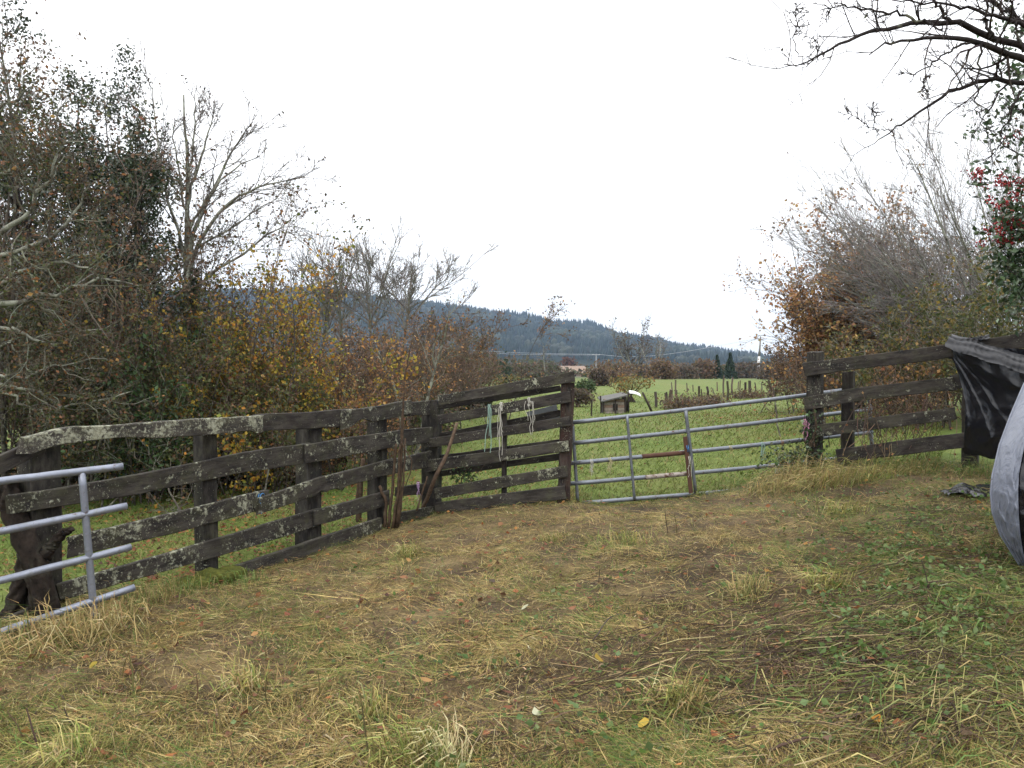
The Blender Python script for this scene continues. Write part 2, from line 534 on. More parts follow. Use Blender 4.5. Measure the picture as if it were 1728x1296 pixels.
mid = tp[:, None, :] + np.stack([np.cos(k6 + .5)[None] * tr[:, None] * np.where(con, .55, .85)[:, None], np.sin(k6 + .5)[None] * tr[:, None] * np.where(con, .55, .85)[:, None], np.repeat((th * np.where(con, .55, .7))[:, None], 4, 1)], -1)
tip = tp + np.stack([rh.normal(0, .4, nt_), rh.normal(0, .4, nt_), th], -1)
FV = np.concatenate([low, mid, tip[:, None]], 1)
base = np.arange(nt_)[:, None, None] * 9
kk = np.arange(4)
Qf = (base + np.stack([kk, (kk + 1) % 4, 4 + (kk + 1) % 4, 4 + kk], -1)[None]).reshape(-1, 4)
Tf = (base + np.stack([4 + kk, 4 + (kk + 1) % 4, np.full(4, 8)], -1)[None]).reshape(-1, 3)
solo('forest', MB().add(FV, Qf, Tf, np.repeat(fc, 9, 0)), M_plain, 'dark blue-green conifer forest covering the hill', 'forest', kind='stuff', smooth=True)
# line of low scrub and hedges at the foot of the hill
ns_ = 9000
su = rh.uniform(300, 1500, ns_); sy = rh.uniform(170, 520, ns_)
sp_ = np.stack([(su - 864) / F * sy, sy, gz((su - 864) / F * sy, sy)], -1)
sh = (1.0 + 1.6 * np.clip(.5 + .6 * wavy(su, sy, 44, 90), 0, 1)) * (1 + .9 * (sy > 300)) * np.where(su > 930, .62, 1.15)
pos = sp_ + np.stack([rh.normal(0, 2, ns_), rh.normal(0, 2, ns_), sh * rh.uniform(.05, 1.9, ns_)], -1)
scol = pick(rh, ns_, [(3, (.075, .06, .035)), (2, (.06, .065, .03)), (1.4, (.11, .065, .035)), (1, (.03, .045, .02))])
solo('distant_scrub', MB().leaves(pos, rh.uniform(.9, 2.0, ns_), rh, scol, 1.2), M_leaf, 'brown and olive scrub filling the valley floor below the hill', 'scrub', kind='stuff')

# ------------------------------------------------------------------ plants
def grow_paths(r, p, d, L, K, wob, trop):
    N = len(p); P = np.zeros((N, K, 3)); P[:, 0] = p
    d = nrm(d); st = (np.asarray(L) / (K - 1))[:, None]
    tz = np.array([0, 0, 1.0]) * trop if np.isscalar(trop) else np.asarray(trop, float)
    for k in range(1, K):
        d = nrm(d + r.normal(0, wob, (N, 3)) + tz)
        P[:, k] = P[:, k - 1] + d * st
    return P

def sprout(r, P, R, L, n, t0, t1, ang, asd, ratio, rr, shape):
    N, K, _ = P.shape
    par = np.repeat(np.arange(N), n); M = len(par)
    t = r.uniform(t0, t1, M); f = t * (K - 1); i = np.minimum(f.astype(int), K - 2); fr = (f - i)[:, None]
    pos = P[par, i] * (1 - fr) + P[par, i + 1] * fr
    tan = nrm(P[par, i + 1] - P[par, i])
    rad = (R[par, i] * (1 - fr[:, 0]) + R[par, i + 1] * fr[:, 0]) * rr
    perp = nrm(np.cross(tan, r.normal(size=(M, 3))))
    a = np.clip(r.normal(ang, asd, M), .1, 2.2)[:, None]
    d = tan * np.cos(a) + perp * np.sin(a)
    Lc = np.asarray(L)[par] * ratio * (1 - shape * t) * r.uniform(.65, 1.25, M)
    return pos, d, Lc, rad

def tree_levels(seed, stems, levels):
    """stems = (p, d, L, R, K, wob, trop); each level = dict(n, t0, t1, ang, asd, ratio, rr, shape, K, wob, trop)"""
    r = rng_of(seed)
    p, d, L, R, K, wob, trop = stems
    p, d, L, R = (np.asarray(x, float) for x in (p, d, L, R))
    P = grow_paths(r, p, d, L, K, wob, trop)
    RR = R[:, None] * np.linspace(1, .25, K)[None]
    out = [(P, RR, L)]
    for lv in levels:
        pos, dd, Lc, rad = sprout(r, P, RR, L, lv['n'], lv.get('t0', .2), lv.get('t1', 1), lv.get('ang', .8), lv.get('asd', .25), lv['ratio'], lv.get('rr', .6), lv.get('shape', .4))
        K = lv.get('K', 5)
        P = grow_paths(r, pos, dd, Lc, K, lv.get('wob', .15), lv.get('trop', .05))
        rad = np.maximum(rad, lv.get('rmin', .0012))
        RR = rad[:, None] * np.linspace(1, .35, K)[None]; L = Lc
        out.append((P, RR, L))
    return out

def plant(name, label, cat, base, lv, leaves=(), group=None, seed=1, n_trunk=1, bark=None, twig=((1, (.10, .08, .06)),), sides=(8, 6, 4, 3, 3), leaf_mat=None, extra=None):
    """a thing with trunk (first levels), crown (twigs) and foliage; leaves = [(count, size, palette, from_level, jitter, elong, mask)]"""
    r = rng_of(seed + 900)
    root = thing(name, label, cat, base, group)
    tm, cm = MB(), MB()
    for i, (P, R, L) in enumerate(lv):
        if i < n_trunk: tm.tubes(P, R, sides[min(i, 4)])
        else: cm.tubes(P, R, sides[min(i, 4)], pick(r, len(P), twig))
    part('trunk', tm, bark or M_bark, root, smooth=True)
    if cm.n: part('crown', cm, M_twig, root)
    if leaves:
        fm = MB()
        for (cnt, size, pal, fl, jit, el) in leaves:
            P = np.concatenate([x[0][:, 1:].reshape(-1, 3) for x in lv[fl:]])
            nc = max(1, cnt // 3)
            q = np.repeat(P[r.integers(0, len(P), nc)] + r.normal(0, jit * .8, (nc, 3)), 3, 0); cnt = len(q); q = q + r.normal(0, size * .75, (cnt, 3))
            fm.leaves(q, r.uniform(.6, 1.3, cnt) * size, r, pick(r, cnt, pal), el)
        part('foliage', fm, leaf_mat or M_leaf, root)
    return root

def stems_at(seed, base, n, br, H, lean, R, K=7, wob=.08, trop=.06, dirx=(0, 0, 0), hs=.2):
    r = rng_of(seed)
    p = np.asarray(base)[None] + np.stack([r.normal(0, br, n), r.normal(0, br, n), np.full(n, -.05)], 1)
    p[:, 2] = gz(p[:, 0], p[:, 1]) - .05
    d = np.stack([r.normal(0, lean, n), r.normal(0, lean, n), np.ones(n)], 1) + np.asarray(dirx)[None]
    L = H * np.clip(r.normal(1, hs, n), .5, 1.4)
    return (p, d, L, np.full(n, R) * r.uniform(.6, 1.2, n), K, wob, trop)

def arm(r, pts, R0, R1, K=14, jit=.02):
    pts = np.asarray(pts, float)
    t = np.linspace(0, 1, len(pts)); s = np.linspace(0, 1, K)
    P = np.stack([np.interp(s, t, pts[:, i]) for i in range(3)], 1)
    P[1:-1] = (P[:-2] + 2 * P[1:-1] + P[2:]) / 4
    P[1:] += r.normal(0, jit, (K - 1, 3))
    return P, np.linspace(R0, R1, K)

def arms_tree(name, label, cat, base, arms, lvls, leaves, seed, bark, twig, K=14, jit=.02, leaf_mat=None, trunk_pts=None, trunk_r=(.12, .06)):
    r = rng_of(seed); Ps, Rs, Ls = [], [], []
    for (pts, a, b_) in arms:
        P, R = arm(r, pts, a, b_, K, jit); Ps.append(P); Rs.append(R); Ls.append(np.linalg.norm(np.diff(P, axis=0), axis=1).sum())
    P, R, L = np.array(Ps), np.array(Rs), np.array(Ls)
    out = [(P, R, L)]
    for lv in lvls:
        pos, dd, Lc, rad = sprout(r, P, R, L, lv['n'], lv.get('t0', .2), lv.get('t1', 1), lv.get('ang', .8), lv.get('asd', .25), lv['ratio'], lv.get('rr', .6), lv.get('shape', .4))
        Lc = np.minimum(Lc, lv.get('lmax', 9))
        Kc = lv.get('K', 5); P = grow_paths(r, pos, dd, Lc, Kc, lv.get('wob', .15), lv.get('trop', .03))
        R = np.maximum(rad, lv.get('rmin', .0015))[:, None] * np.linspace(1, .4, Kc)[None]; L = Lc
        out.append((P, R, L))
    if trunk_pts is not None:
        tP, tR = arm(r, trunk_pts, *trunk_r, K=K, jit=.01)
        out[0] = (np.concatenate([out[0][0], tP[None]]), np.concatenate([out[0][1], tR[None]]), np.append(out[0][2], 1.0))
    return plant(name, label, cat, base, out, leaves, seed=seed, bark=bark, twig=twig, leaf_mat=leaf_mat)

def base_at(u, Y):
    x = (u - 864) / F * Y
    return np.array([x, Y, float(gz(x, Y))])

BROWN = [(3, (.115, .074, .046)), (2, (.145, .088, .048)), (2, (.085, .064, .044)), (.5, (.19, .085, .04))]
RUST = [(3, (.25, .125, .055)), (2, (.32, .18, .07)), (1, (.16, .10, .06)), (.6, (.38, .23, .08))]
GOLD = [(3, (.33, .23, .035)), (2, (.36, .17, .025)), (2, (.17, .18, .03)), (2, (.42, .30, .05)), (.6, (.09, .11, .025))]
OLIVE = [(3, (.078, .085, .030)), (2, (.055, .07, .025)), (1, (.125, .115, .04))]
GREEN = [(3, (.045, .085, .028)), (2, (.07, .12, .045)), (1, (.10, .16, .07))]
HOLLY = [(4, (.030, .046, .022)), (2, (.042, .064, .028)), (.7, (.07, .09, .05))]
TW_RED = [(3, (.115, .082, .064)), (2, (.14, .105, .082)), (1, (.07, .055, .045))]
TW_GREY = [(3, (.15, .135, .12)), (1, (.10, .09, .08))]
TW_LICH = [(2, (.16, .16, .12)), (2, (.09, .08, .06)), (1, (.22, .22, .17))]
TW_DARK = [(3, (.035, .028, .025)), (1, (.06, .05, .045))]

# --- tall dark evergreen behind the left fence: several upright leaders
def evergreen(seed, u, Y, H, label, spread, cnt):
    b0 = base_at(u, Y)
    st = stems_at(seed, b0, 7, .45, H, spread, .05, K=9, wob=.05, trop=.10, hs=.16)
    lv = tree_levels(seed, st, [dict(n=20, t0=.18, t1=1, ang=.75, ratio=.34, rr=.45, shape=.62, K=5, wob=.12, trop=.16),
                                dict(n=6, t0=.2, ang=.7, ratio=.45, rr=.5, K=4, wob=.15, trop=.1)])
    return plant('evergreen_tree', label, 'tree', b0, lv, [(cnt, .062, HOLLY, 1, .07, 1.9), (cnt // 9, .055, BROWN, 1, .2, 1.6)], seed=seed, bark=M_bark_dark, twig=TW_DARK, leaf_mat=M_gloss)
evergreen(51, 190, 12.0, 6.0, 'tall dark evergreen tree with several pointed leaders behind the lichen-covered fence', .13, 46000)
evergreen(52, 70, 13.0, 5.1, 'shorter dark evergreen crown at the far left edge of the thicket', .14, 24000)

# --- slender bare tree at the left edge
b0 = base_at(8, 10.5)
plant('slender_tree', 'slender nearly leafless tree rising along the left picture edge', 'tree', b0,
      tree_levels(53, stems_at(53, b0, 2, .015, 6.0, .05, .04, K=9, wob=.05, trop=.05),
                  [dict(n=16, t0=.25, ang=.6, ratio=.28, rr=.5, shape=.4, K=5, trop=.12), dict(n=5, ang=.6, ratio=.45, K=4, trop=.1)]),
      [(900, .06, BROWN, 1, .03, 1.7)], seed=53, twig=TW_GREY)

# --- bare tree with hanging catkins at u 315
b0 = base_at(318, 12.2)
def al_(*uvs, dy=0.0): return [W(u, v, 12.2 + dy * i / (len(uvs) - 1)) for i, (u, v) in enumerate(uvs)]
alimbs = [(al_((318, 560), (316, 440), (380, 345), (440, 312), (505, 300), dy=-.5), .04, .006), (al_((316, 500), (322, 400), (370, 300), (400, 240), (424, 212), dy=.4), .04, .006), (al_((316, 420), (318, 330), (345, 250), (362, 185), dy=-.3), .035, .006),
          (al_((316, 520), (312, 420), (280, 330), (266, 240), (256, 145), dy=.3), .035, .006), (al_((318, 600), (322, 490), (400, 435), (460, 388), (495, 372), dy=.3), .032, .005), (al_((316, 420), (314, 360), (300, 280), (290, 205), dy=-.3), .03, .005),
          (al_((316, 380), (318, 300), (330, 220), (328, 150)), .03, .005), (al_((318, 470), (330, 420), (410, 370), (470, 330), dy=.5), .026, .005), (al_((318, 560), (310, 470), (250, 400), (225, 330), dy=.4), .028, .005), (al_((317, 450), (324, 370), (385, 290), (440, 262), dy=-.4), .028, .005)]
arms_tree('alder_tree', 'bare tree with one straight ivy-clad trunk and wide twiggy branches beside the evergreen', 'tree', b0, alimbs,
          [dict(n=15, t0=.3, ang=.65, asd=.2, ratio=.30, rr=.42, shape=.35, K=6, wob=.12, trop=.05, rmin=.006),
           dict(n=6, t0=.2, ang=.7, ratio=.42, rr=.5, K=5, wob=.16, trop=.03, rmin=.0045), dict(n=3, t0=.2, ang=.7, ratio=.5, rr=.6, K=3, wob=.2, rmin=.0034)],
          [(420, .06, [(2, (.05, .04, .03)), (1, (.09, .06, .035))], 2, .02, 2.2)], 54, M_bark_pale, TW_GREY, K=16, jit=.012,
          trunk_pts=[b0 + [0, 0, -.1]] + al_((318, 640), (314, 520), (316, 420), (318, 300), (308, 160)), trunk_r=(.09, .012))
rr_ = rng_of(55)
root = thing('ivy', 'dark ivy climbing the straight trunk of the bare tree', 'ivy', b0)
t_ = rr_.uniform(.06, .62, 2600); a_ = rr_.uniform(0, 6.28, 2600); rad_ = rr_.uniform(.08, .26, 2600) * (1.1 - t_)
part('foliage', MB().leaves(np.stack([b0[0] + .13 * t_ + np.cos(a_) * rad_, b0[1] + np.sin(a_) * rad_, b0[2] + 5.4 * t_], 1), .06, rr_, pick(rr_, 2600, HOLLY), 1.2), M_gloss, root)
sv = np.linspace(0, 1, 10)
part('stem', MB().tubes(np.stack([b0[0] + .13 * sv * .6 + .09 * np.cos(sv * 7), b0[1] - .1 + 0 * sv, b0[2] + 3.6 * sv], 1), np.linspace(.018, .006, 10), 5), M_bark_dark, root, smooth=True)

# --- front thorn tree whose trunk stands left of the picture; long lichen-grey arms reach right
Yt = 9.2
bt = base_at(-150, Yt)
def pl_(*uvs, Y=Yt, dy=0.0):
    n = len(uvs)
    return [W(u, v, Y + dy * i / max(n - 1, 1)) for i, (u, v) in enumerate(uvs)]
arms = [(pl_((-150, 560), (-40, 560), (0, 468), (40, 465), (95, 440), (150, 452)), .045, .012),
        (pl_((-150, 640), (0, 520), (60, 500), (120, 490), (170, 470), (235, 485)), .045, .010),
        (pl_((-150, 400), (-40, 440), (30, 425), (85, 405), (120, 360), (160, 300)), .040, .008),
        (pl_((-150, 600), (0, 545), (35, 555), (60, 580), (95, 580), (135, 560), (200, 545)), .030, .006),
        (pl_((-150, 500), (0, 400), (40, 360), (80, 310), (100, 240), (110, 170)), .040, .006),
        (pl_((-150, 600), (-20, 635), (30, 642), (60, 625), (120, 610), (180, 600)), .028, .006),
        (pl_((-150, 640), (0, 660), (40, 680), (80, 700), (110, 715)), .024, .006),
        (pl_((-150, 700), (20, 560), (28, 610), (45, 630)), .022, .008),
        (pl_((-150, 640), (60, 650), (110, 688), (165, 680), (215, 660)), .026, .006),
        (pl_((-150, 400), (-30, 300), (20, 290), (70, 260), (140, 235)), .035, .005),
        (pl_((-150, 300), (-60, 240), (0, 200), (40, 150), (70, 110)), .030, .004)]
arms_tree('hawthorn_tree', 'thorn tree reaching long lichen-grey branches in from the left edge', 'tree', bt, arms,
          [dict(n=17, t0=.25, ang=.7, ratio=.32, rr=.4, shape=.35, K=6, wob=.22, trop=.0, lmax=1.3),
           dict(n=8, t0=.1, ang=.8, ratio=.42, rr=.5, K=4, wob=.25), dict(n=3, t0=.1, ang=.8, ratio=.5, rr=.6, K=3, wob=.25, rmin=.0018)],
          [(5000, .042, BROWN, 1, .05, 1.5), (3000, .045, OLIVE, 1, .1, 1.5), (400, .05, RUST, 1, .06, 1.3)], 56, M_bark_pale, TW_LICH, jit=.03,
          trunk_pts=[bt + [0, 0, -.1], bt + [.05, 0, .8], bt + [0, 0, 1.8], bt + [-.1, 0, 3.0], bt + [-.05, 0, 4.2]], trunk_r=(.14, .05))

# --- thickets: many-stemmed shrubs
def shrub(seed, u, Y, H, spread, label, leaves, name='shrub', cat='shrub', nst=12, br=.3, twig=TW_RED, dirx=(0, 0, 0), n1=9, n2=6, r0=.016, leaf_mat=None, group=None, rmin=.0022, K2=3, lean_ang=.6, bark=None, n3=0):
    b0 = base_at(u, Y); rmin = max(rmin, .00034 * Y)
    leaves = [(int(c * 1.55), s, p, l, j, e) for (c, s, p, l, j, e) in leaves]
    st = stems_at(seed, b0, nst, br, H, spread, r0, K=6, wob=.12, trop=.04, dirx=dirx)
    lvls = [dict(n=n1, t0=.15, ang=lean_ang, ratio=.42, rr=.5, shape=.4, K=5, wob=.18, trop=.05, rmin=rmin),
            dict(n=n2, t0=.1, ang=.7, ratio=.45, rr=.55, K=K2, wob=.2, trop=.02, rmin=rmin)]
    if n3: lvls.append(dict(n=n3, t0=.1, ang=.7, ratio=.5, rr=.6, K=2, wob=.2, rmin=rmin))
    lv = tree_levels(seed, st, lvls)
    return plant(name, label, cat, b0, lv, leaves, group=group, seed=seed, twig=twig, sides=(6, 4, 3, 3, 3), leaf_mat=leaf_mat, bark=bark)

G_H = 'shrubs of the left hedge'
shrub(60, 60, 10.4, 2.5, .35, 'dark bramble thicket with green leaves low at the left edge', [(3600, .06, OLIVE, 1, .10, 1.5), (1600, .05, BROWN, 1, .1, 1.5)], nst=16, br=.7, twig=TW_LICH, group=G_H, n1=10, n2=7)
shrub(61, 185, 10.6, 2.2, .4, 'olive and brown thicket below the tall evergreen tree', [(3800, .055, OLIVE, 1, .06, 1.5), (1800, .05, BROWN, 1, .1, 1.5), (300, .055, GOLD, 1, .1, 1.4)], nst=18, br=.7, twig=TW_LICH, group=G_H, n1=10, n2=7)
shrub(62, 268, 10.2, 1.75, .4, 'shrub with pale green compound leaves in front of the dark hedge', [(3000, .075, GREEN, 1, .06, 2.0), (900, .05, OLIVE, 1, .1, 1.5)], nst=12, br=.5, twig=TW_LICH, group=G_H)
shrub(63, 330, 10.9, 1.9, .4, 'low dark shrub between the bare trunk and the golden bush', [(2400, .055, OLIVE, 1, .06, 1.5), (800, .05, BROWN, 1, .1, 1.5)], nst=12, br=.5, group=G_H)
shrub(64, 385, 11.9, 2.45, .22, 'tall golden-leaved hazel bush behind the fence', [(4200, .058, GOLD, 1, .09, 1.25), (1200, .055, RUST, 1, .06, 1.3)], nst=16, br=.45, group=G_H, n1=11, n2=6)
shrub(65, 445, 12.4, 2.05, .25, 'orange and yellow leaved bush right of the golden hazel', [(3400, .056, GOLD, 1, .1, 1.25), (1900, .055, RUST, 1, .06, 1.3)], nst=15, br=.5, group=G_H, n1=11, n2=6)
shrub(66, 400, 10.9, 1.5, .35, 'low yellow-green shrub at the foot of the golden hazel', [(2400, .055, GOLD, 1, .06, 1.3), (1500, .055, OLIVE, 1, .06, 1.4)], nst=12, br=.55, group=G_H)
TWN = dict(twig=TW_RED, nst=20, n1=11, n2=7, n3=1)
shrub(67, 520, 13.5, 1.7, .32, 'brown twiggy bush with scattered orange leaves next to the yellow bush', [(2400, .05, RUST, 1, .06, 1.4), (1900, .045, BROWN, 1, .1, 1.4), (400, .05, GOLD, 1, .1, 1.3)], br=.7, group=G_H, **TWN)
shrub(68, 590, 15.5, 2.05, .32, 'wide russet thorn bush below the round bare trees', [(3200, .055, BROWN, 1, .07, 1.4), (1200, .055, RUST, 1, .06, 1.4)], br=.9, group=G_H, **TWN)
shrub(69, 660, 18.0, 2.25, .3, 'russet thorn bush behind the fence corner', [(2600, .06, BROWN, 1, .07, 1.4), (900, .06, RUST, 1, .07, 1.4)], br=1.0, group=G_H, **TWN)
shrub(70, 725, 22.0, 2.4, .3, 'greyish brown thorn bush at the right end of the russet hedge', [(2200, .07, BROWN, 1, .08, 1.4), (600, .07, OLIVE, 1, .08, 1.4)], br=1.1, group=G_H, **TWN)
shrub(71, 770, 27.0, 2.0, .3, 'smaller reddish thorn bush tapering off the hedge', [(1700, .08, BROWN, 1, .2, 1.4), (800, .08, OLIVE, 1, .2, 1.4)], br=1.1, group=G_H, **TWN)
shrub(72, 705, 15.0, 1.1, .35, 'low bush with green leaves in front of the russet hedge', [(1100, .06, OLIVE, 1, .07, 1.4), (500, .06, GREEN, 1, .06, 1.5), (600, .06, BROWN, 1, .1, 1.4)], nst=14, br=.5, group=G_H)
shrub(73, 600, 12.5, 1.2, .35, 'low brown and orange bush behind the middle fence post', [(1300, .05, RUST, 1, .07, 1.4), (1500, .05, BROWN, 1, .1, 1.4), (500, .05, OLIVE, 1, .06, 1.4)], nst=16, br=.4, group=G_H)
shrub(74, 480, 11.6, 1.25, .35, 'dark low bush behind the second fence post', [(1800, .05, OLIVE, 1, .07, 1.4), (1500, .05, BROWN, 1, .1, 1.4)], nst=16, br=.6, group=G_H)
shrub(76, 110, 12.2, 3.6, .25, 'tall brown thorn shrub between the two evergreen crowns', [(2600, .055, BROWN, 1, .07, 1.4), (1500, .055, OLIVE, 1, .07, 1.4)], br=.8, group=G_H, **TWN)
shrub(77, 235, 11.6, 3.5, .25, 'tall reddish thorn shrub right of the tall evergreen', [(2600, .055, BROWN, 1, .07, 1.4), (1500, .055, OLIVE, 1, .07, 1.4), (300, .06, RUST, 1, .1, 1.3)], br=.8, group=G_H, **TWN)
shrub(78, 320, 12.8, 2.7, .25, 'brown shrub around the straight bare trunk', [(2200, .055, OLIVE, 1, .07, 1.4), (1600, .055, BROWN, 1, .07, 1.4)], br=.7, group=G_H, **TWN)
shrub(79, 0, 12.6, 3.2, .25, 'tall brown shrub at the left picture edge behind the thorn tree', [(2200, .055, BROWN, 1, .07, 1.4), (1400, .055, OLIVE, 1, .07, 1.4)], br=.8, group=G_H, **TWN)
ru = rng_of(790)
hu = ru.uniform(-120, 830, 15000); hy = np.interp(hu, [-120, 300, 480, 640, 830], [10.4, 10.8, 11.9, 15.5, 30]) + np.abs(ru.normal(0, .7, 15000)) * np.interp(hu, [300, 830], [1, 3])
hx = (hu - 864) / F * hy
solo('undergrowth', MB().leaves(np.stack([hx, hy, gz(hx, hy) + np.abs(ru.normal(0, .38, 15000))], 1), ru.uniform(.04, .08, 15000) * (hy / 11), ru, pick(ru, 15000, [(3, (.03, .028, .014)), (2, (.03, .045, .016)), (2, (.06, .035, .02))]), 1.4), M_leaf, 'tangled undergrowth along the foot of the left hedge, coloured dark for the shade there', 'undergrowth', kind='stuff')  # leaf palette darkened, painting in the shade at the hedge foot
# small lichened thorn standing in front of the russet hedge
b0 = base_at(692, 13.5)
plant('thorn_tree', 'small crooked thorn tree with pale branches in front of the russet hedge', 'tree', b0,
      tree_levels(75, stems_at(75, b0, 3, .08, 2.1, .22, .035, K=7, wob=.16, trop=.05), [dict(n=9, t0=.3, ang=.7, ratio=.4, rr=.5, K=6, wob=.22), dict(n=6, ang=.8, ratio=.45, K=4, wob=.25, rmin=.003)]),
      [(260, .05, RUST, 1, .05, 1.4)], seed=75, bark=M_bark_pale, twig=TW_LICH)

# --- round bare trees on the skyline
for k, (u, Y, H, lab) in enumerate([(512, 42, 7.2, 'leftmost and smallest bare tree of the skyline row'), (540, 43, 7.6, 'narrow bare tree second from the left in the skyline row'),
                                    (575, 40, 8.3, 'tall bare tree third in the skyline row'), (630, 40, 8.4, 'bare tree with a forked trunk near the middle of the skyline row'),
                                    (664, 38, 8.0, 'wide bare tree at the right end of the skyline row leaning right')]):
    b0 = base_at(u, Y)
    st = (np.array([b0 - [0, 0, .1]]), np.array([[.0 if k < 4 else .18, 0, 1.]]), np.array([H * .60]), np.array([.12]), 8, .03, .02)
    plant('bare_tree', lab, 'tree', b0, tree_levels(80 + k, st, [dict(n=13 if k < 4 else 18, t0=.62, ang=.68 if k < 4 else .8, asd=.28, ratio=.80, rr=.5, shape=0, K=8, wob=.055, trop=.035, rmin=.028),
          dict(n=11, t0=.22, ang=.5, ratio=.38, rr=.45, shape=.3, K=4, wob=.1, trop=.05, rmin=.019), dict(n=5, t0=.2, ang=.55, ratio=.45, rr=.55, K=3, wob=.12, trop=.05, rmin=.013), dict(n=2, t0=.2, ang=.55, ratio=.5, K=2, wob=.15, rmin=.010)]),
          [(160, .10, [(1, (.09, .08, .065))], 2, .05, 1.6)], group='bare trees on the skyline', seed=80 + k, bark=M_bark, twig=TW_GREY, sides=(6, 4, 3, 3, 3))

# --- right side: orange bush, sweeping bare tree, leafy shrubs behind the fence
ORANGE = [(3, (.38, .20, .095)), (2, (.44, .26, .11)), (2, (.24, .16, .10)), (.6, (.42, .30, .13))]
OLGOLD = [(2, (.20, .15, .045)), (2, (.14, .12, .045)), (1, (.26, .19, .05))]
G_R = 'shrubs of the right hedge'
shrub(100, 1438, 21, 3.9, .10, 'tall orange-leaved bush standing beyond the gate post', [(8000, .098, ORANGE, 1, .10, 1.3)], nst=26, br=.42, group=G_R, n1=12, n2=6, twig=TW_RED, rmin=.005, r0=.03, n3=2)
shrub(108, 1390, 21.5, 2.9, .11, 'shorter pale orange bush next to the tall orange-leaved one', [(5200, .098, ORANGE, 1, .10, 1.3)], nst=22, br=.22, group=G_R, n1=12, n2=6, twig=TW_RED, rmin=.005, r0=.024, n3=2)
shrub(101, 1545, 20, 3.6, .14, 'brown twiggy bush right of the orange-leaved bush', [(3600, .075, ORANGE, 1, .10, 1.3), (3000, .075, BROWN, 1, .08, 1.3)], nst=26, br=.7, group=G_R, n1=12, n2=6, twig=TW_RED, rmin=.005, r0=.03, n3=2)
shrub(102, 1385, 20, 1.45, .30, 'low dense bramble mound at the edge of the green field', [(2600, .06, BROWN, 1, .07, 1.4), (300, .07, RUST, 1, .07, 1.3)], nst=26, br=.75, group=G_R, twig=TW_RED, n1=14, n2=7, rmin=.004)
shrub(103, 1575, 14, 1.65, .3, 'olive and golden leaved shrub behind the right fence', [(2000, .06, OLGOLD, 1, .07, 1.3), (2600, .06, OLIVE, 1, .07, 1.4)], nst=18, br=.8, group=G_R, n1=11, n2=6, twig=TW_LICH)
shrub(104, 1665, 12.5, 2.1, .3, 'dense olive shrub behind the black plastic sheet', [(1500, .06, OLGOLD, 1, .07, 1.3), (3200, .06, OLIVE, 1, .07, 1.4), (600, .06, BROWN, 1, .1, 1.4)], nst=18, br=.8, group=G_R, n1=11, n2=6, twig=TW_LICH)
shrub(105, 1480, 13.0, 1.35, .5, 'low brown bramble tangle behind the right fence rails', [(900, .05, BROWN, 1, .07, 1.4), (500, .06, RUST, 1, .07, 1.3)], nst=18, br=.7, group=G_R, twig=TW_RED, n1=10, n2=5)
shrub(106, 1760, 11.5, 2.3, .3, 'olive shrub at the right picture edge', [(900, .06, OLGOLD, 1, .07, 1.3), (2600, .06, OLIVE, 1, .07, 1.4)], nst=14, br=.7, group=G_R, n1=10, n2=6, twig=TW_LICH)
b0 = base_at(1725, 15.5)
rw_ = rng_of(1070); nw = 34
dw = np.stack([-np.linspace(-.05, 1.45, nw) + rw_.normal(0, .06, nw), rw_.normal(0, .25, nw), np.ones(nw)], 1)
pw = b0[None] + np.stack([rw_.normal(0, .25, nw), rw_.normal(0, .3, nw), np.full(nw, -.05)], 1)
st = (pw, dw, np.linspace(5.9, 5.0, nw) * rw_.uniform(.72, 1.05, nw), np.full(nw, .034) * rw_.uniform(.6, 1.2, nw), 10, .03, .006)
plant('willow_tree', 'large bare grey tree fanning many straight stems up and to the left', 'tree', b0,
      tree_levels(107, st, [dict(n=20, t0=.2, ang=.40, ratio=.38, rr=.4, shape=.35, K=5, wob=.07, trop=.01, rmin=.006),
                            dict(n=9, t0=.15, ang=.45, ratio=.42, rr=.5, K=3, wob=.1, trop=.0, rmin=.0045), dict(n=2, t0=.2, ang=.5, ratio=.5, K=2, wob=.12, rmin=.0036)]),
      [(700, .06, BROWN, 2, .05, 1.5)], seed=107, bark=M_bark_pale, twig=[(3, (.22, .205, .19)), (1, (.15, .138, .125))], sides=(6, 4, 3, 3, 3))

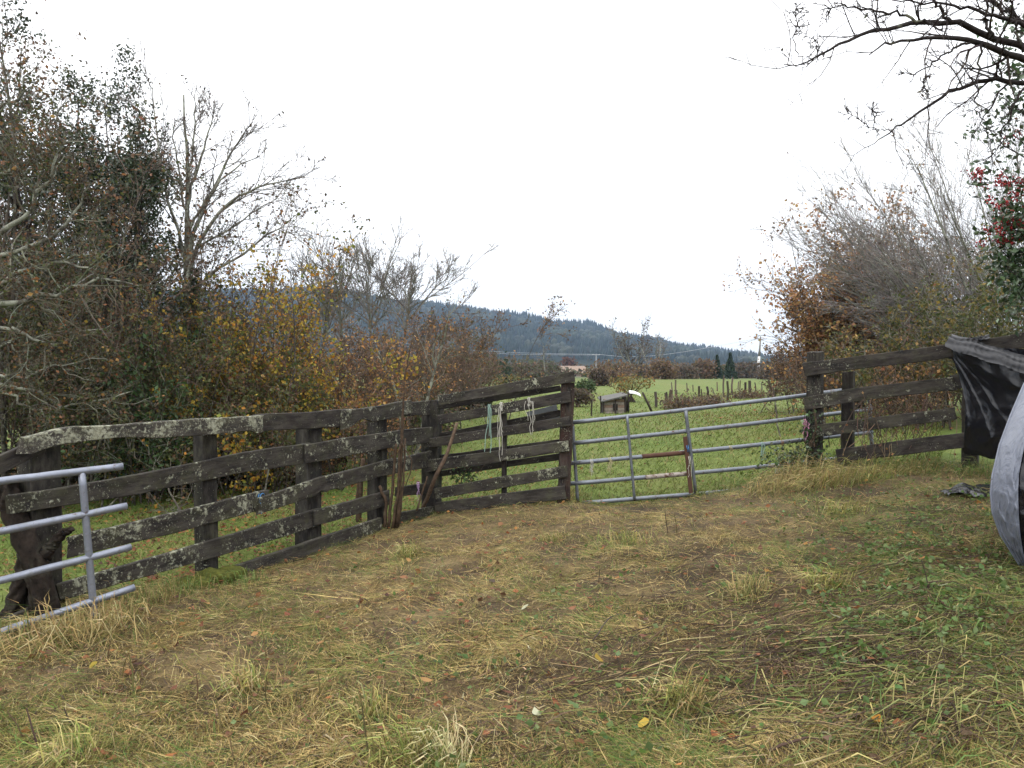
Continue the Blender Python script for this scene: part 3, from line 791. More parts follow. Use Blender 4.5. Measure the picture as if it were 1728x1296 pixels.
# --- overhanging near tree, top right: limbs traced at 4.6 m
def z7(*pts, Y=4.6, dy=0.0):
    n = len(pts)
    return [W(1268 + x / 2.16, y / 2.16, Y + dy * i / max(n - 1, 1)) for i, (x, y) in enumerate(pts)]
btt = base_at(1960, 5.2)
limbs = [(z7((1500, 420), (1200, 300), (994, 215), (900, 180), (800, 155), (700, 140), (600, 138), (490, 160), (430, 200), Y=5.0, dy=-.6), .055, .004),
         (z7((1500, 350), (1200, 250), (994, 190), (880, 135), (740, 80), (650, 90), (560, 85), (470, 100), (390, 130), (330, 150), (260, 190), (195, 235), (120, 235), Y=5.0, dy=-.5), .050, .003),
         (z7((1500, 420), (1200, 320), (994, 300), (880, 290), (820, 300), (740, 325), (650, 385), (560, 445), (510, 475), (440, 530), Y=5.0, dy=-.2), .040, .003),
         (z7((800, 155), (745, 170), (690, 210), (610, 270), (540, 265), Y=4.65), .012, .003),
         (z7((840, 150), (825, 250), (815, 380), (845, 450), (890, 560), Y=4.7), .010, .002),
         (z7((1100, 250), (985, 330), (940, 430), (890, 550), (870, 570), Y=4.8), .014, .002),
         (z7((740, 80), (690, 40), (640, -20), (560, -80), Y=4.7), .018, .006),
         (z7((1100, 120), (960, 60), (860, 0), (800, -60), Y=4.8), .022, .008),
         (z7((650, 90), (560, 60), (440, 40), (340, 20), (250, 30), Y=4.5), .014, .003),
         (z7((880, 135), (850, 60), (860, -40), Y=4.6), .014, .006),
         (z7((1200, 120), (994, 90), (900, 60), (780, 30), (640, 10), (520, 0), Y=4.7), .024, .004),
         (z7((990, 190), (960, 100), (950, 0), Y=4.7), .012, .005),
         (z7((195, 235), (150, 160), (170, 60), (160, 20), Y=4.5), .005, .002),
         (z7((510, 475), (440, 470), (340, 405), Y=4.8), .005, .002),
         (z7((445, 470), (450, 430), (440, 385), Y=4.8), .004, .002),
         (z7((650, 385), (640, 330), (620, 290), Y=4.8), .004, .002),
         (z7((260, 190), (230, 150), (160, 95), Y=4.5), .004, .002)]
limbs = [(p, a * (.50 if a > .03 else .66), b_ * .85) for (p, a, b_) in limbs]
arms_tree('overhanging_tree', 'near bare tree reaching dark crooked branches in over the top right corner', 'tree', btt, limbs,
          [dict(n=15, t0=.25, ang=.9, asd=.3, ratio=.18, rr=.42, shape=.2, K=6, wob=.22, trop=.05, lmax=.55, rmin=.0028),
           dict(n=5, t0=.1, ang=.8, ratio=.5, rr=.6, K=5, wob=.22, rmin=.0021, lmax=.28)],
          [(34, .04, [(1, (.10, .10, .05)), (1, (.06, .05, .03))], 2, .01, 2.6)], 110, M_bark_dark, TW_DARK, K=22, jit=.008,
          trunk_pts=[btt + [0, 0, -.1], btt + [0, 0, 1.0], btt + [-.05, -.05, 2.0], btt + [-.05, -.1, 2.6], btt + [.1, 0, 3.6]], trunk_r=(.15, .09))

# --- holly with red berries at the right edge
rb = rng_of(112)
bh = base_at(1778, 6.6)
sth = stems_at(112, bh, 4, .15, 3.6, .10, .05, K=8, wob=.06, trop=.08)
lvh = tree_levels(112, sth, [dict(n=24, t0=.6, ang=.85, ratio=.28, rr=.45, shape=.3, K=5, trop=.05), dict(n=7, ang=.7, ratio=.5, K=4)])
hr = plant('holly_tree', 'glossy green holly laden with red berries at the right edge', 'tree', bh, lvh, [(9500, .058, [(2, (.03, .06, .022)), (2, (.06, .10, .045)), (1, (.10, .14, .08))], 1, .05, 1.8)], seed=112, bark=M_bark_dark, twig=TW_DARK, leaf_mat=M_gloss)
Pt = np.concatenate([x[0][:, 2:].reshape(-1, 3) for x in lvh[1:]])
Pt = Pt[(Pt[:, 2] > bh[2] + 2.15) & (Pt[:, 2] < bh[2] + 3.25)]
cl = Pt[rb.integers(0, len(Pt), 380)]
bp = (cl[:, None] + rb.normal(0, .024, (380, 13, 3))).reshape(-1, 3)
o8 = np.array([(1, 0, 0), (-1, 0, 0), (0, 1, 0), (0, -1, 0), (0, 0, 1), (0, 0, -1)], float) * .0105
f8 = np.array([(0, 2, 4), (2, 1, 4), (1, 3, 4), (3, 0, 4), (2, 0, 5), (1, 2, 5), (3, 1, 5), (0, 3, 5)])
bmb = MB().add((bp[:, None] + o8[None]).reshape(-1, 3), None, (np.arange(len(bp))[:, None, None] * 6 + f8[None]).reshape(-1, 3), np.repeat(pick(rb, len(bp), [(2, (.34, .015, .022)), (1, (.46, .04, .035)), (1, (.22, .012, .018))]), 6, 0))
part('berries', bmb, M_gloss, hr, smooth=True, kind='stuff')

# --- far trees and bushes in the valley
def far_bush(u, v0, v1, Y, wpx, pal, label, name='bush', cat='bush', group='bushes in the valley', cnt=1300, seed=0, shape=1.0, leaf=1.0):
    r = rng_of(seed + int(u) * 7)
    top, bot = W(u, v0, Y)[2], W(u, v1, Y)[2]
    x = (u - 864) / F * Y; gzv = float(gz(x, Y)); bot = min(bot, gzv + .3)
    H = top - bot; w = wpx / F * Y / 2
    root = thing(name, label, cat, (x, Y, gzv), group)
    nl = 26; cc = nrm(r.normal(size=(nl, 3))) * (r.uniform(.3, 1, (nl, 1)) ** .4)
    cc = cc * np.array([w * .75, w * .75, H * .38]) + np.array([x, Y, bot + H * .55])
    q = cc[r.integers(0, nl, cnt)] + r.normal(0, 1, (cnt, 3)) * np.array([w * .2, w * .2, H * .11])
    q = q[(q[:, 2] < top) & (q[:, 2] > gzv)]
    part('foliage', MB().leaves(q, r.uniform(.6, 1.4, len(q)) * Y * .0032 * leaf, r, pick(r, len(q), pal), 1.3), M_leaf, root)
    P = np.array([[(x + r.normal(0, w * .1), Y, gzv - .1), (x, Y, gzv + H * .3), (c[0], c[1], c[2])] for c in cc[:12]])
    part('trunk', MB().tubes(P, np.tile(np.array([.02, .014, .006]) * Y * .06, (12, 1)), 4, (.07, .055, .045)), M_twig, root)
    return root
ORB = [(3, (.15, .096, .058)), (2, (.12, .08, .055)), (1, (.19, .13, .06))]
BRN = [(3, (.105, .08, .058)), (2, (.085, .068, .05)), (1, (.12, .075, .045))]
OLV = [(3, (.075, .08, .04)), (2, (.095, .09, .045))]
YGR = [(3, (.14, .13, .045)), (2, (.20, .14, .045)), (1, (.24, .11, .03)), (1, (.08, .10, .04))]
CON = [(3, (.03, .05, .03)), (1, (.045, .068, .04))]
far_bush(1065, 628, 662, 33, 92, YGR, 'yellowing apple tree arching over the little coop', 'apple_tree', 'tree', None, 900, leaf=.8)
far_bush(1035, 606, 662, 75, 95, ORB, 'orange-brown bush left of the yellowing apple tree', cnt=1600)
far_bush(1010, 622, 664, 60, 40, BRN, 'dull brown bush just right of the tiled house')
far_bush(986, 640, 674, 44, 40, [(3, (.05, .08, .03)), (1, (.08, .10, .04))], 'small dark green broom bush beside the wooden fence end', cnt=900)
far_bush(975, 655, 692, 30, 60, BRN + [(1, (.14, .11, .05))], 'tangle of dry bramble left of the coop', cnt=1100)
far_bush(1118, 603, 654, 95, 64, ORB, 'yellow-brown bush behind the white shed')
far_bush(1152, 612, 656, 105, 66, BRN, 'grey-brown bush right of the white shed')
far_bush(1187, 605, 648, 110, 50, ORB, 'rounded brown bush left of the dark conifers')
far_bush(1262, 610, 648, 130, 80, BRN, 'low brown hedge bush below the utility pole')
far_bush(1304, 612, 655, 100, 56, BRN, 'brown bush between the utility pole and the orange bush')
far_bush(1080, 612, 650, 120, 80, BRN + ORB, 'tall brown bush behind the apple tree')
far_bush(1222, 616, 648, 135, 60, OLV, 'olive hedge bush behind the two conifers')
far_bush(846, 608, 652, 85, 36, [(3, (.03, .05, .03)), (1, (.05, .07, .04))], 'compact dark green tree in the valley left of the house', 'dark_tree', 'tree', None, 900)
far_bush(888, 610, 654, 110, 84, OLV + BRN, 'olive bush behind the top fence board', cnt=1500)
far_bush(925, 612, 652, 140, 60, OLV + BRN, 'grey-olive bush left of the tiled house', cnt=1200)
far_bush(815, 600, 660, 70, 80, OLV + BRN, 'olive brown bush at the end of the russet hedge', cnt=1600)
far_bush(765, 600, 670, 45, 70, OLV + BRN, 'olive bush behind the end of the russet hedge', cnt=1500)
far_bush(862, 632, 668, 60, 70, OLV + YGR, 'low yellowish bush in front of the dark green valley tree', cnt=1200)
far_bush(958, 602, 630, 260, 34, [(3, (.13, .06, .04)), (1, (.09, .05, .04))], 'reddish tree crown behind the tiled house roof', 'far_tree', 'tree', None, 600)
for (u, v0, Y, wv, lab) in ((1210, 600, 112, 24, 'left one of two dark conifers beyond the stakes'), (1232, 596, 108, 28, 'right one of two dark conifers beyond the stakes')):
    r = rng_of(int(u)); x = (u - 864) / F * Y; zg = float(gz(x, Y)); H = W(u, v0, Y)[2] - zg
    root = thing('conifer', lab, 'tree', (x, Y, zg), 'conifers in the valley')
    t = r.uniform(.08, 1, 1100); rad = (1 - t) * wv / F * Y / 2 * r.uniform(.3, 1.15, 1100); a = r.uniform(0, 6.28, 1100)
    part('foliage', MB().leaves(np.stack([x + np.cos(a) * rad, Y + np.sin(a) * rad, zg + H * t - rad * .25], 1), r.uniform(.25, .5, 1100), r, pick(r, 1100, CON), 1.8), M_leaf, root)
    part('trunk', MB().tubes(np.array([(x, Y, zg - .1), (x, Y, zg + H * .5), (x, Y, zg + H * .97)]), np.array([.12, .08, .02]), 6, (.05, .04, .03)), M_twig, root)
for k, (u, v0, Y, lab, sp) in enumerate(((1068, 560, 120, 'large bare far tree with a dense grey crown above the orange bush', .38), (1108, 566, 112, 'open bare far tree with crooked limbs right of the dense one', .34),
                                         (921, 583, 130, 'slim pale-trunked far tree left of the tiled house', .1))):
    x = (u - 864) / F * Y; zg = float(gz(x, Y)); H = (W(u, v0, Y)[2] - zg)
    st = stems_at(130 + k, (x, Y, zg), (7, 4, 1)[k], .3, H, sp, .13 if k < 2 else .12, K=8, wob=.08, trop=.06, hs=.1)
    plant('far_bare_tree', lab, 'tree', (x, Y, zg), tree_levels(130 + k, st, [dict(n=12, t0=.25, ang=.65, ratio=.38, rr=.5, K=6, wob=.14, trop=.05, rmin=.035), dict(n=7, ang=.6, ratio=.45, K=4, wob=.15, rmin=.024)]),
          [((800, 60, 60)[k], .3, BRN, 1, .2, 1.4)], seed=130 + k, bark=M_bark_pale, twig=TW_GREY, sides=(5, 3, 3))

# ------------------------------------------------------------------ wooden fences
def board_mesh(L, h, t, seed, wave=.003, bend=None, rag=.015, seg=None, taper=(1, 1), notch=None):
    r = rng_of(seed); K = seg or max(8, int(L / .07))
    x = np.linspace(0, L, K)
    def wob(a):
        n = np.convolve(r.normal(0, 1, K + 4), [.15, .25, .2, .25, .15], 'valid'); return a * n * 1.6
    hh = h * np.interp(x, [0, L], taper)
    top = hh / 2 + wob(wave); bot = -hh / 2 + wob(wave)
    if notch is not None:
        for (c, wd, dp, side) in notch:
            k = np.exp(-((x - c * L) / wd) ** 4) * dp
            if side > 0: top = top - k
            else: bot = bot + k
    c = np.interp(x / L, *zip(*bend)) if bend else np.zeros(K)
    yo = wob(wave * .6); be = min(.006, t * .2)
    y0, y1 = -t / 2 + yo, t / 2 + yo
    ring = np.stack([np.stack([x, y0 + be, c + bot], -1), np.stack([x, y0, c + bot + be], -1), np.stack([x, y0, c + top - be], -1), np.stack([x, y0 + be, c + top], -1),
                     np.stack([x, y1 - be, c + top], -1), np.stack([x, y1, c + top - be], -1), np.stack([x, y1, c + bot + be], -1), np.stack([x, y1 - be, c + bot], -1)], 1)
    ring[0, :, 0] += r.uniform(-rag, rag, 8); ring[-1, :, 0] += r.uniform(-rag, rag, 8)
    V = ring.reshape(-1, 3); idx = np.arange(K * 8).reshape(K, 8); nx = np.roll(idx, -1, 1)
    Q = np.stack([idx[:-1], idx[1:], nx[1:], nx[:-1]], -1).reshape(-1, 4)
    e = [(0, 1, 2, 3), (0, 3, 4, 7), (4, 5, 6, 7)]
    Q = np.concatenate([Q, [list(q) for q in e], [[(K - 1) * 8 + k for k in reversed(q)] for q in e]])
    return MB().add(V, Q)

def board(name, p0, p1, h, t, mat, root, seed, face=None, **kw):
    p0, p1 = np.asarray(p0, float), np.asarray(p1, float)
    ex = p1 - p0; L = np.linalg.norm(ex); ex = ex / L
    if face is None: face = nrm(np.cross(np.array([0, 0, 1.]), ex)) if abs(ex[2]) < .8 else np.array([0, 1., 0])
    ey = nrm(face - ex * np.dot(face, ex)); ez = np.cross(ex, ey)
    if ez[2] < 0 and abs(ex[2]) < .8: ey, ez = -ey, -ez
    me = board_mesh(L, h, t, seed, **kw).mesh(name, mat, False, False)
    o = bpy.data.objects.new(name, me); put(o, root)
    M = Matrix(((ex[0], ey[0], ez[0], p0[0]), (ex[1], ey[1], ez[1], p0[1]), (ex[2], ey[2], ez[2], p0[2]), (0, 0, 0, 1)))
    o.matrix_local = Matrix.Translation(-root.location) @ M
    return o

def line_depth(A, B):
    A, B = np.asarray(A, float), np.asarray(B, float)
    n = np.array([-(B - A)[1], (B - A)[0]]); n = n / np.linalg.norm(n)
    if n[1] < 0: n = -n
    def f(u, off=0.0):
        """distance at which pixel column u meets the fence plane moved back by off"""
        a = A + n * off
        k = (u - 864) / F; dX, dY = B - A
        s = (a[0] - k * a[1]) / (k * dY - dX)
        return float(a[1] + s * dY)
    f.n = np.array([n[0], n[1], 0.0])
    return f
dA = line_depth((-3.16, 5.05), (-1.18, 8.8))
dB = line_depth((-.87, 9.1), (.64, 8.7))
dC = line_depth((3.57, 9.4), (5.33, 8.0))

def rail(root, depth, u0, t0, b0_, u1, t1, b1, seed, mat, off=0.0, th=.04, name='rail', **kw):
    """a board whose top and bottom edges run from (u0: t0, b0) to (u1: t1, b1) in the photograph"""
    y0, y1 = depth(u0, off), depth(u1, off)
    p0, p1 = W(u0, (t0 + b0_) / 2, y0), W(u1, (t1 + b1) / 2, y1)
    h0, h1 = (b0_ - t0) / F * y0, (b1 - t1) / F * y1
    return board(name, p0, p1, (h0 + h1) / 2, th, mat, root, seed, taper=(h0 / ((h0 + h1) / 2), h1 / ((h0 + h1) / 2)), **kw)

def post(root, depth, u, vt, wpx, seed, mat, off=0.0, lean=0.0, th=None, name='post', deep=.3):
    w = wpx / F * depth(u); t = th or w * .8
    y = depth(u, .024 + t / 2 + off); top = W(u, vt, y)
    bx, by = top[0] - lean, y
    zb = float(gz(bx, by)) - deep
    return board(name, (bx, by, zb), top, w, t, mat, root, seed, face=depth.n, wave=.003, rag=.012)

fa = thing('wooden_fence', 'long dark board fence crusted with pale lichen along the left of the yard', 'fence', (-2.2, 6.9, float(gz(-2.2, 6.9))))
rail(fa, dA, -70, 800, 835, 70, 738, 762, 201, M_fence_dark, off=.02)
rail(fa, dA, 40, 729, 757, 434, 701, 729, 202, M_fence_hi, off=-.05, th=.07, wave=.005, rag=.05, bend=[(0, -.03), (.12, .008), (.5, .006), (1, 0)], notch=[(.33, .25, .025, -1), (.93, .10, .02, -1)])
rail(fa, dA, 428, 700, 728, 592, 690, 720, 203, M_fence_dark, off=-.01)
rail(fa, dA, 578, 693, 724, 690, 676, 698, 204, M_fence, off=-.03, wave=.005, rag=.06, notch=[(.25, .12, .05, -1)])
rail(fa, dA, 672, 681, 702, 746, 674, 699, 205, M_fence_dark, off=.0)
rail(fa, dA, 15, 836, 868, 522, 746, 781, 206, M_fence_mid, bend=[(0, 0), (.35, -.015), (.7, .015), (1, 0)])
rail(fa, dA, 514, 750, 783, 736, 719, 744, 207, M_fence_mid, off=-.03, bend=[(0, 0), (.5, .012), (1, 0)])
rail(fa, dA, 118, 905, 940, 448, 826, 858, 208, M_fence, bend=[(0, 0), (.5, -.01), (1, 0)], rag=.04)
rail(fa, dA, 434, 840, 868, 548, 802, 830, 209, M_fence, off=-.05, rag=.05, notch=[(.9, .05, .03, -1)])
rail(fa, dA, 540, 804, 829, 742, 757, 784, 210, M_fence_mid, off=-.02, bend=[(0, -.01), (.5, .012), (1, 0)], notch=[(.14, .05, -.025, -1)])
rail(fa, dA, 96, 985, 1014, 536, 857, 887, 211, M_fence, bend=[(0, 0), (.5, -.012), (1, 0)], rag=.03)
rail(fa, dA, 528, 862, 888, 656, 827, 852, 212, M_fence_mid, off=-.03)
rail(fa, dA, 668, 822, 838, 742, 812, 832, 213, M_fence_dark, off=.03)
rail(fa, dA, 392, 956, 1010, 642, 873, 912, 214, M_fence_mid, off=-.06, name='kickboard', th=.05)
rail(fa, dA, 675, 864, 886, 735, 853, 878, 215, M_fence_mid, off=-.04, name='kickboard', th=.05)
rail(fa, dA, -70, 1075, 1105, 110, 1000, 1030, 216, M_fence_dark, off=.05)
post(fa, dA, 66, 748, 52, 221, M_post, off=.02)
post(fa, dA, 346, 732, 31, 222, M_post)
post(fa, dA, 521, 700, 36, 223, M_post, lean=.02)
post(fa, dA, 636, 700, 28, 224, M_post)
post(fa, dB, 728, 676, 29, 225, M_post)

fb = thing('wooden_fence', 'short dark board fence with doubled rails and hanging twine ending at the red-brown post', 'fence', (-.1, 8.9, float(gz(-.1, 8.9))))
rail(fb, dB, 742, 667, 684, 967, 627, 645, 231, M_fence_mid, off=-.03, rag=.03)
rail(fb, dB, 738, 681, 692, 945, 650, 660, 232, M_fence_dark, off=.12)
rail(fb, dB, 740, 701, 717, 962, 660, 679, 233, M_fence_dark, off=-.03)
rail(fb, dB, 742, 731, 744, 946, 691, 702, 234, M_fence_dark, off=.14)
rail(fb, dB, 715, 741, 757, 961, 702, 719, 235, M_fence_dark, off=-.03)
rail(fb, dB, 742, 768, 782, 944, 741, 752, 236, M_fence_dark, off=.14)
rail(fb, dB, 718, 777, 797, 959, 744, 761, 237, M_fence_mid, off=-.03)
rail(fb, dB, 742, 794, 804, 944, 765, 776, 238, M_fence_dark, off=.14)
rail(fb, dB, 734, 824, 842, 956, 786, 805, 239, M_fence_mid, off=-.03)
rail(fb, dB, 736, 848, 868, 954, 819, 842, 240, M_fence_mid, off=-.04, name='kickboard')
board('post', W(951, 860, dB(952) + .08), W(958, 645, dB(956) + .08), 21 / F * 8.8, .15, M_redpost, fb, 241, face=np.array([0, 1., 0]), wave=.004)
post(fb, dB, 851, 690, 8, 242, M_fence_dark, th=.05)

fc_ = thing('wooden_fence', 'dark four-rail board fence right of the steel gate with brambles through it', 'fence', (4.6, 8.7, float(gz(4.6, 8.7))))
rail(fc_, dC, 1357, 612, 635, 1606, 581, 604, 251, M_fence_dark, off=-.03)
rail(fc_, dC, 1600, 583, 606, 1800, 549, 576, 252, M_fence_dark, off=.02)
rail(fc_, dC, 1359, 669, 691, 1610, 636, 659, 253, M_fence_mid, off=-.03, bend=[(0, -.012), (.35, .02), (.5, .018), (1, 0)])
rail(fc_, dC, 1358, 719, 740, 1612, 687, 708, 254, M_fence_mid, off=-.03)
rail(fc_, dC, 1412, 758, 780, 1640, 728, 754, 255, M_fence_dark, off=-.03)
rail(fc_, dC, 1606, 634, 657, 1800, 605, 630, 257, M_fence_dark, off=-.0)
post(fc_, dC, 1376, 594, 24, 261, M_fence_dark)
post(fc_, dC, 1432, 628, 19, 262, M_fence_dark, off=.2)
post(fc_, dC, 1640, 580, 24, 263, M_fence_dark)
# old thick board offcut behind the fence end: galvanised panel seen through the doubled rails
gp = solo('metal_panel', board_mesh(.36, .16, .004, 270, wave=.002), mat_metal('dull_zinc', base=(.22, .24, .25), rust=.05, metallic=.3, rough=.6), 'small dull grey metal panel behind the doubled rails near the red-brown post', 'panel', col=False)
pA, pB = W(893, 706, 9.1), W(945, 693, 9.02)
ex = nrm(pB - pA); ey = nrm(np.cross([0, 0, 1.], ex)); ez = np.cross(ex, ey)
gp.matrix_world = Matrix(((ex[0], ey[0], ez[0], pA[0]), (ex[1], ey[1], ez[1], pA[1]), (ex[2], ey[2], ez[2], pA[2]), (0, 0, 0, 1)))

# moss mound at the foot of the left fence
def blob(c, rx, ry, rz, seed, nu=20, nv=12, amp=.15):
    r = rng_of(seed)
    th, ph = np.meshgrid(np.linspace(0, 2 * math.pi, nu, endpoint=False), np.linspace(.02, math.pi - .02, nv))
    d = np.stack([np.cos(th) * np.sin(ph), np.sin(th) * np.sin(ph), np.cos(ph)], -1)
    k = 1 + amp * (wavy(d[..., 0] * 3 + d[..., 2] * 2, d[..., 1] * 3, seed, 3) + .5 * wavy(d[..., 0] * 3 - d[..., 2] * 3, d[..., 1] * 3, seed + 1, 1.2))
    V = np.asarray(c) + d * k[..., None] * np.array([rx, ry, rz])
    ix = np.arange(nu * nv).reshape(nv, nu); nx = np.roll(ix, -1, 1)
    return MB().add(V.reshape(-1, 3), np.stack([ix[:-1], ix[1:], nx[1:], nx[:-1]], -1).reshape(-1, 4))
mm = G(350, 985)
mo = thing('moss_mound', 'bright green mossy hump under the lowest lichen rail', 'moss', mm)
dirA = nrm(np.array([1.98, 3.75, 0]))
for k, (s, rx, rz) in enumerate(((-.15, .15, .06), (.06, .17, .075), (.24, .13, .055))):
    c = mm + dirA * s + np.array([0, 0, .03])
    part('cushion', blob(c, rx, .11, rz, 300 + k), M_moss, mo, smooth=True, col=False)

# ------------------------------------------------------------------ steel gates
def pipe(name, root, p0, p1, r, mat, bend=.0, sides=12, seed=0):
    K = 12; s = np.linspace(0, 1, K)
    P = np.asarray(p0)[None] * (1 - s[:, None]) + np.asarray(p1)[None] * s[:, None]
    P[:, 2] += bend * np.sin(s * math.pi) + rng_of(seed).normal(0, .0008, K)
    return part(name, MB().tubes(P, np.full(K, r), sides, cap=True), mat, root, smooth=True, col=False)
dG = line_depth((.64, 8.95), (4.45, 9.75))
def pg(u, v, off=0.0): return W(u, v, dG(u) + off)
g1 = thing('steel_gate', 'closed galvanised tube gate sagging between the wooden fences', 'gate', (2.3, 9.3, float(gz(2.3, 9.3))))
for k, (a, b_) in enumerate((((966, 713), (1426, 658)), ((963, 748.5), (1472, 690)), ((962, 782), (1472, 729)), ((961, 816.5), (1472, 768)), ((982, 849), (1472, 806)))):
    pipe('rail', g1, pg(*a), pg(*b_), .0255, M_galv, bend=-.012, seed=k)
for k, (a, b_, r_) in enumerate((((1058, 700), (1071, 845), .0165), ((1157, 693), (1174, 831), .021), ((1466, 655), (1474, 806), .024), ((966, 712), (975, 849), .02))):
    pipe('upright', g1, pg(*a, off=-.03 if k < 2 else 0), pg(*b_, off=-.03 if k < 2 else 0), r_, M_galv, seed=10 + k)
s1 = pipe('repair_sleeve', g1, pg(1083, 770.5, -.003), pg(1154, 764, -.003), .0272, M_rust, seed=21); s1['label'] = 'rust-brown repaired length of the third rail'
s2 = pipe('repair_sleeve', g1, pg(1089, 805.5, -.003), pg(1158, 799.5, -.003), .0272, M_palepipe, seed=22); s2['label'] = 'pale worn repaired length of the fourth rail'
rbz = thing('rusty_bar', 'short rusty flat iron bar tied upright to the middle of the steel gate', 'iron bar', pg(1165, 829, -.07))
board('bar', pg(1166, 832, -.075), pg(1156, 737, -.075), .05, .014, M_rust, rbz, 280, face=np.array([0, 1., 0]), wave=.001, rag=.004)

dH = line_depth((-4.20, 3.55), (W(215, 853, 5.1)[0], 5.1))
def ph(u, v): return W(u, v, dH(u))
g2 = thing('steel_gate', 'open clean grey tube gate jutting in at the left edge', 'gate', (-3.1, 4.6, float(gz(-3.1, 4.6))))
for k, (a, b_) in enumerate((((-150, 830), (207, 787)), ((-150, 927), (214, 854)), ((-150, 1018), (221, 923)), ((-150, 1117), (227, 991)))):
    pipe('rail', g2, ph(*a), ph(*b_), .0235, M_galv_near, seed=30 + k)
pipe('upright', g2, ph(138, 797), ph(161, 1062), .0225, M_galv_near, seed=36)

# ------------------------------------------------------------------ twine on gates and fences
def twine(label, at, strands, length, col, seed, loop=.04, name='twine', spread=.03, th=.0035, across=None):
    r = rng_of(seed); at = np.asarray(at, float)
    root = thing(name, label, 'twine', at, 'twine tied to rails')
    mb = MB()
    a = np.linspace(0, 2 * math.pi, 14)
    for k in range(2):
        mb.tubes(at + np.stack([np.full(14, (k - .5) * .018) + .006 * np.sin(a * 2), np.cos(a) * loop, np.sin(a) * loop], 1), np.full(14, th), 5, col)
    part('knot', mb, M_plain, root, smooth=True)
    mb = MB()
    for k in range(strands):
        K = 9; s = np.linspace(0, 1, K); L = length * r.uniform(.5, 1.1)
        x = at[0] + np.cumsum(r.normal(0, spread / 5, K)) + r.normal(0, spread * .4)
        y = at[1] - loop - .006 + np.cumsum(r.normal(0, .004, K)) * 0 - .004 * k
        mb.tubes(np.stack([x, np.full(K, 1.0) * y, at[2] + .01 - s * L], 1), np.full(K, th) * r.uniform(.6, 1.2), 4, np.array(col) * r.uniform(.7, 1.1))
    part('strand', mb, M_plain, root, smooth=True, kind='stuff')
    return root
WHT, GRN, PNK, BLU, YEL = (.50, .48, .42), (.25, .36, .31), (.60, .28, .42), (.06, .20, .42), (.42, .38, .22)
yb = 8.85
twine('pale green twine hanging from the second board of the doubled fence', W(826, 690, yb - .12), 7, .50, GRN, 401, .05)
twine('white twine with long ends beside the pale green twine', W(846, 686, yb - .13), 6, .58, WHT, 402, .05)
twine('cream twine nearest the red-brown post on the doubled fence', W(893, 678, yb - .12), 6, .38, WHT, 403, .05, spread=.05)
twine('short white twine at the left end of the third gate rail', pg(998, 779), 7, .17, WHT, 404, .031)
twine('frayed cream twine near the first gate upright', pg(1029, 776), 9, .17, YEL, 405, .031, spread=.04)
twine('pale green twine on the third gate rail right of the middle', pg(1286, 750), 7, .20, GRN, 406, .031)
twine('brown twine band near the right end of the third gate rail', pg(1320, 747), 2, .05, (.22, .12, .07), 407, .031)
twine('cream twine band left of the pale green gate twine', pg(1232, 756), 2, .05, YEL, 408, .031)
twine('pink twine tying the gate to the right fence post', W(1358, 712, 9.35), 6, .22, PNK, 409, .034, spread=.05)
twine('white twine hanging from the fourth gate rail in the ivy', pg(1312, 786), 6, .15, WHT, 410, .031, spread=.06)
twine('blue twine binding the rusty bar to the gate', pg(1160, 757, -.07), 1, .03, BLU, 411, .04)
twine('white twine looped round the middle of the rusty bar', pg(1163, 776, -.07), 3, .22, WHT, 412, .045)
twine('blue twine tied round the broken end of the third lichen rail', W(441, 842, dA(441) - .03), 4, .12, BLU, 413, .05)
twine('lilac twine dangling beside the leaning stick', W(706, 818, 8.7), 4, .18, (.42, .28, .45), 414, .03)
twine('thin straw twine ring on the second rail of the open gate', ph(105, 872), 0, .1, YEL, 415, .0235, th=.0025) if False else None

# ------------------------------------------------------------------ old stump, cut sapling, leaning stick
r = rng_of(420)
ys = 5.1
st0 = base_at(45, ys)
sr = thing('tree_stump', 'old dark splayed stump behind the open gate', 'stump', st0)
P1, R1 = arm(r, [W(8, 815, ys), W(20, 850, ys), W(45, 915, ys - .03), W(70, 975, ys - .03), W(88, 1085, ys)], .075, .062, 44, .002)
P2, R2 = arm(r, [W(50, 920, ys), W(40, 975, ys), W(20, 1030, ys), W(0, 1095, ys)], .055, .05, 44, .002)
P3, R3 = arm(r, [W(60, 960, ys), W(85, 925, ys), W(105, 900, ys), W(122, 893, ys)], .05, .016, 44, .002)
P4, R4 = arm(r, [W(45, 930, ys - .03), W(58, 990, ys - .02), W(60, 1090, ys)], .04, .035, 44, .002)
Pc = np.array([P1, P2, P3, P4]); Rc = np.array([R1, R2, R3, R4])
mb = MB().tubes(Pc, Rc, 26, cap=True)
V = np.concatenate(mb.V); nR = 4 * 44 * 26
th_ = np.tile(np.arange(26) * 2 * math.pi / 26, 4 * 44); ln_ = np.repeat(np.tile(np.arange(44) / 44., 4), 26); ctr = np.repeat(Pc.reshape(-1, 3), 26, 0); bi = np.repeat(np.arange(4), 44 * 26)
groove = np.sin(th_ * 5 + 3 * np.sin(ln_ * 5 + bi)) * .55 + np.sin(th_ * 9 + 5 * ln_ + bi * 2) * .35 + wavy(th_ * .8 + bi * 9, ln_ * 8, 421, 1.3) * .9 + .4 * wavy(th_ * 2, ln_ * 30, 423, 1.3)
V[:nR] = ctr + (V[:nR] - ctr) * (1 + .17 * groove)[:, None]; mb.V = [V]
part('trunk', mb, mat_bark('stump_wood', .35, dark=(.008, .006, .005), light=(.036, .027, .021), lich=(.05, .047, .035)), sr, smooth=True, col=False)

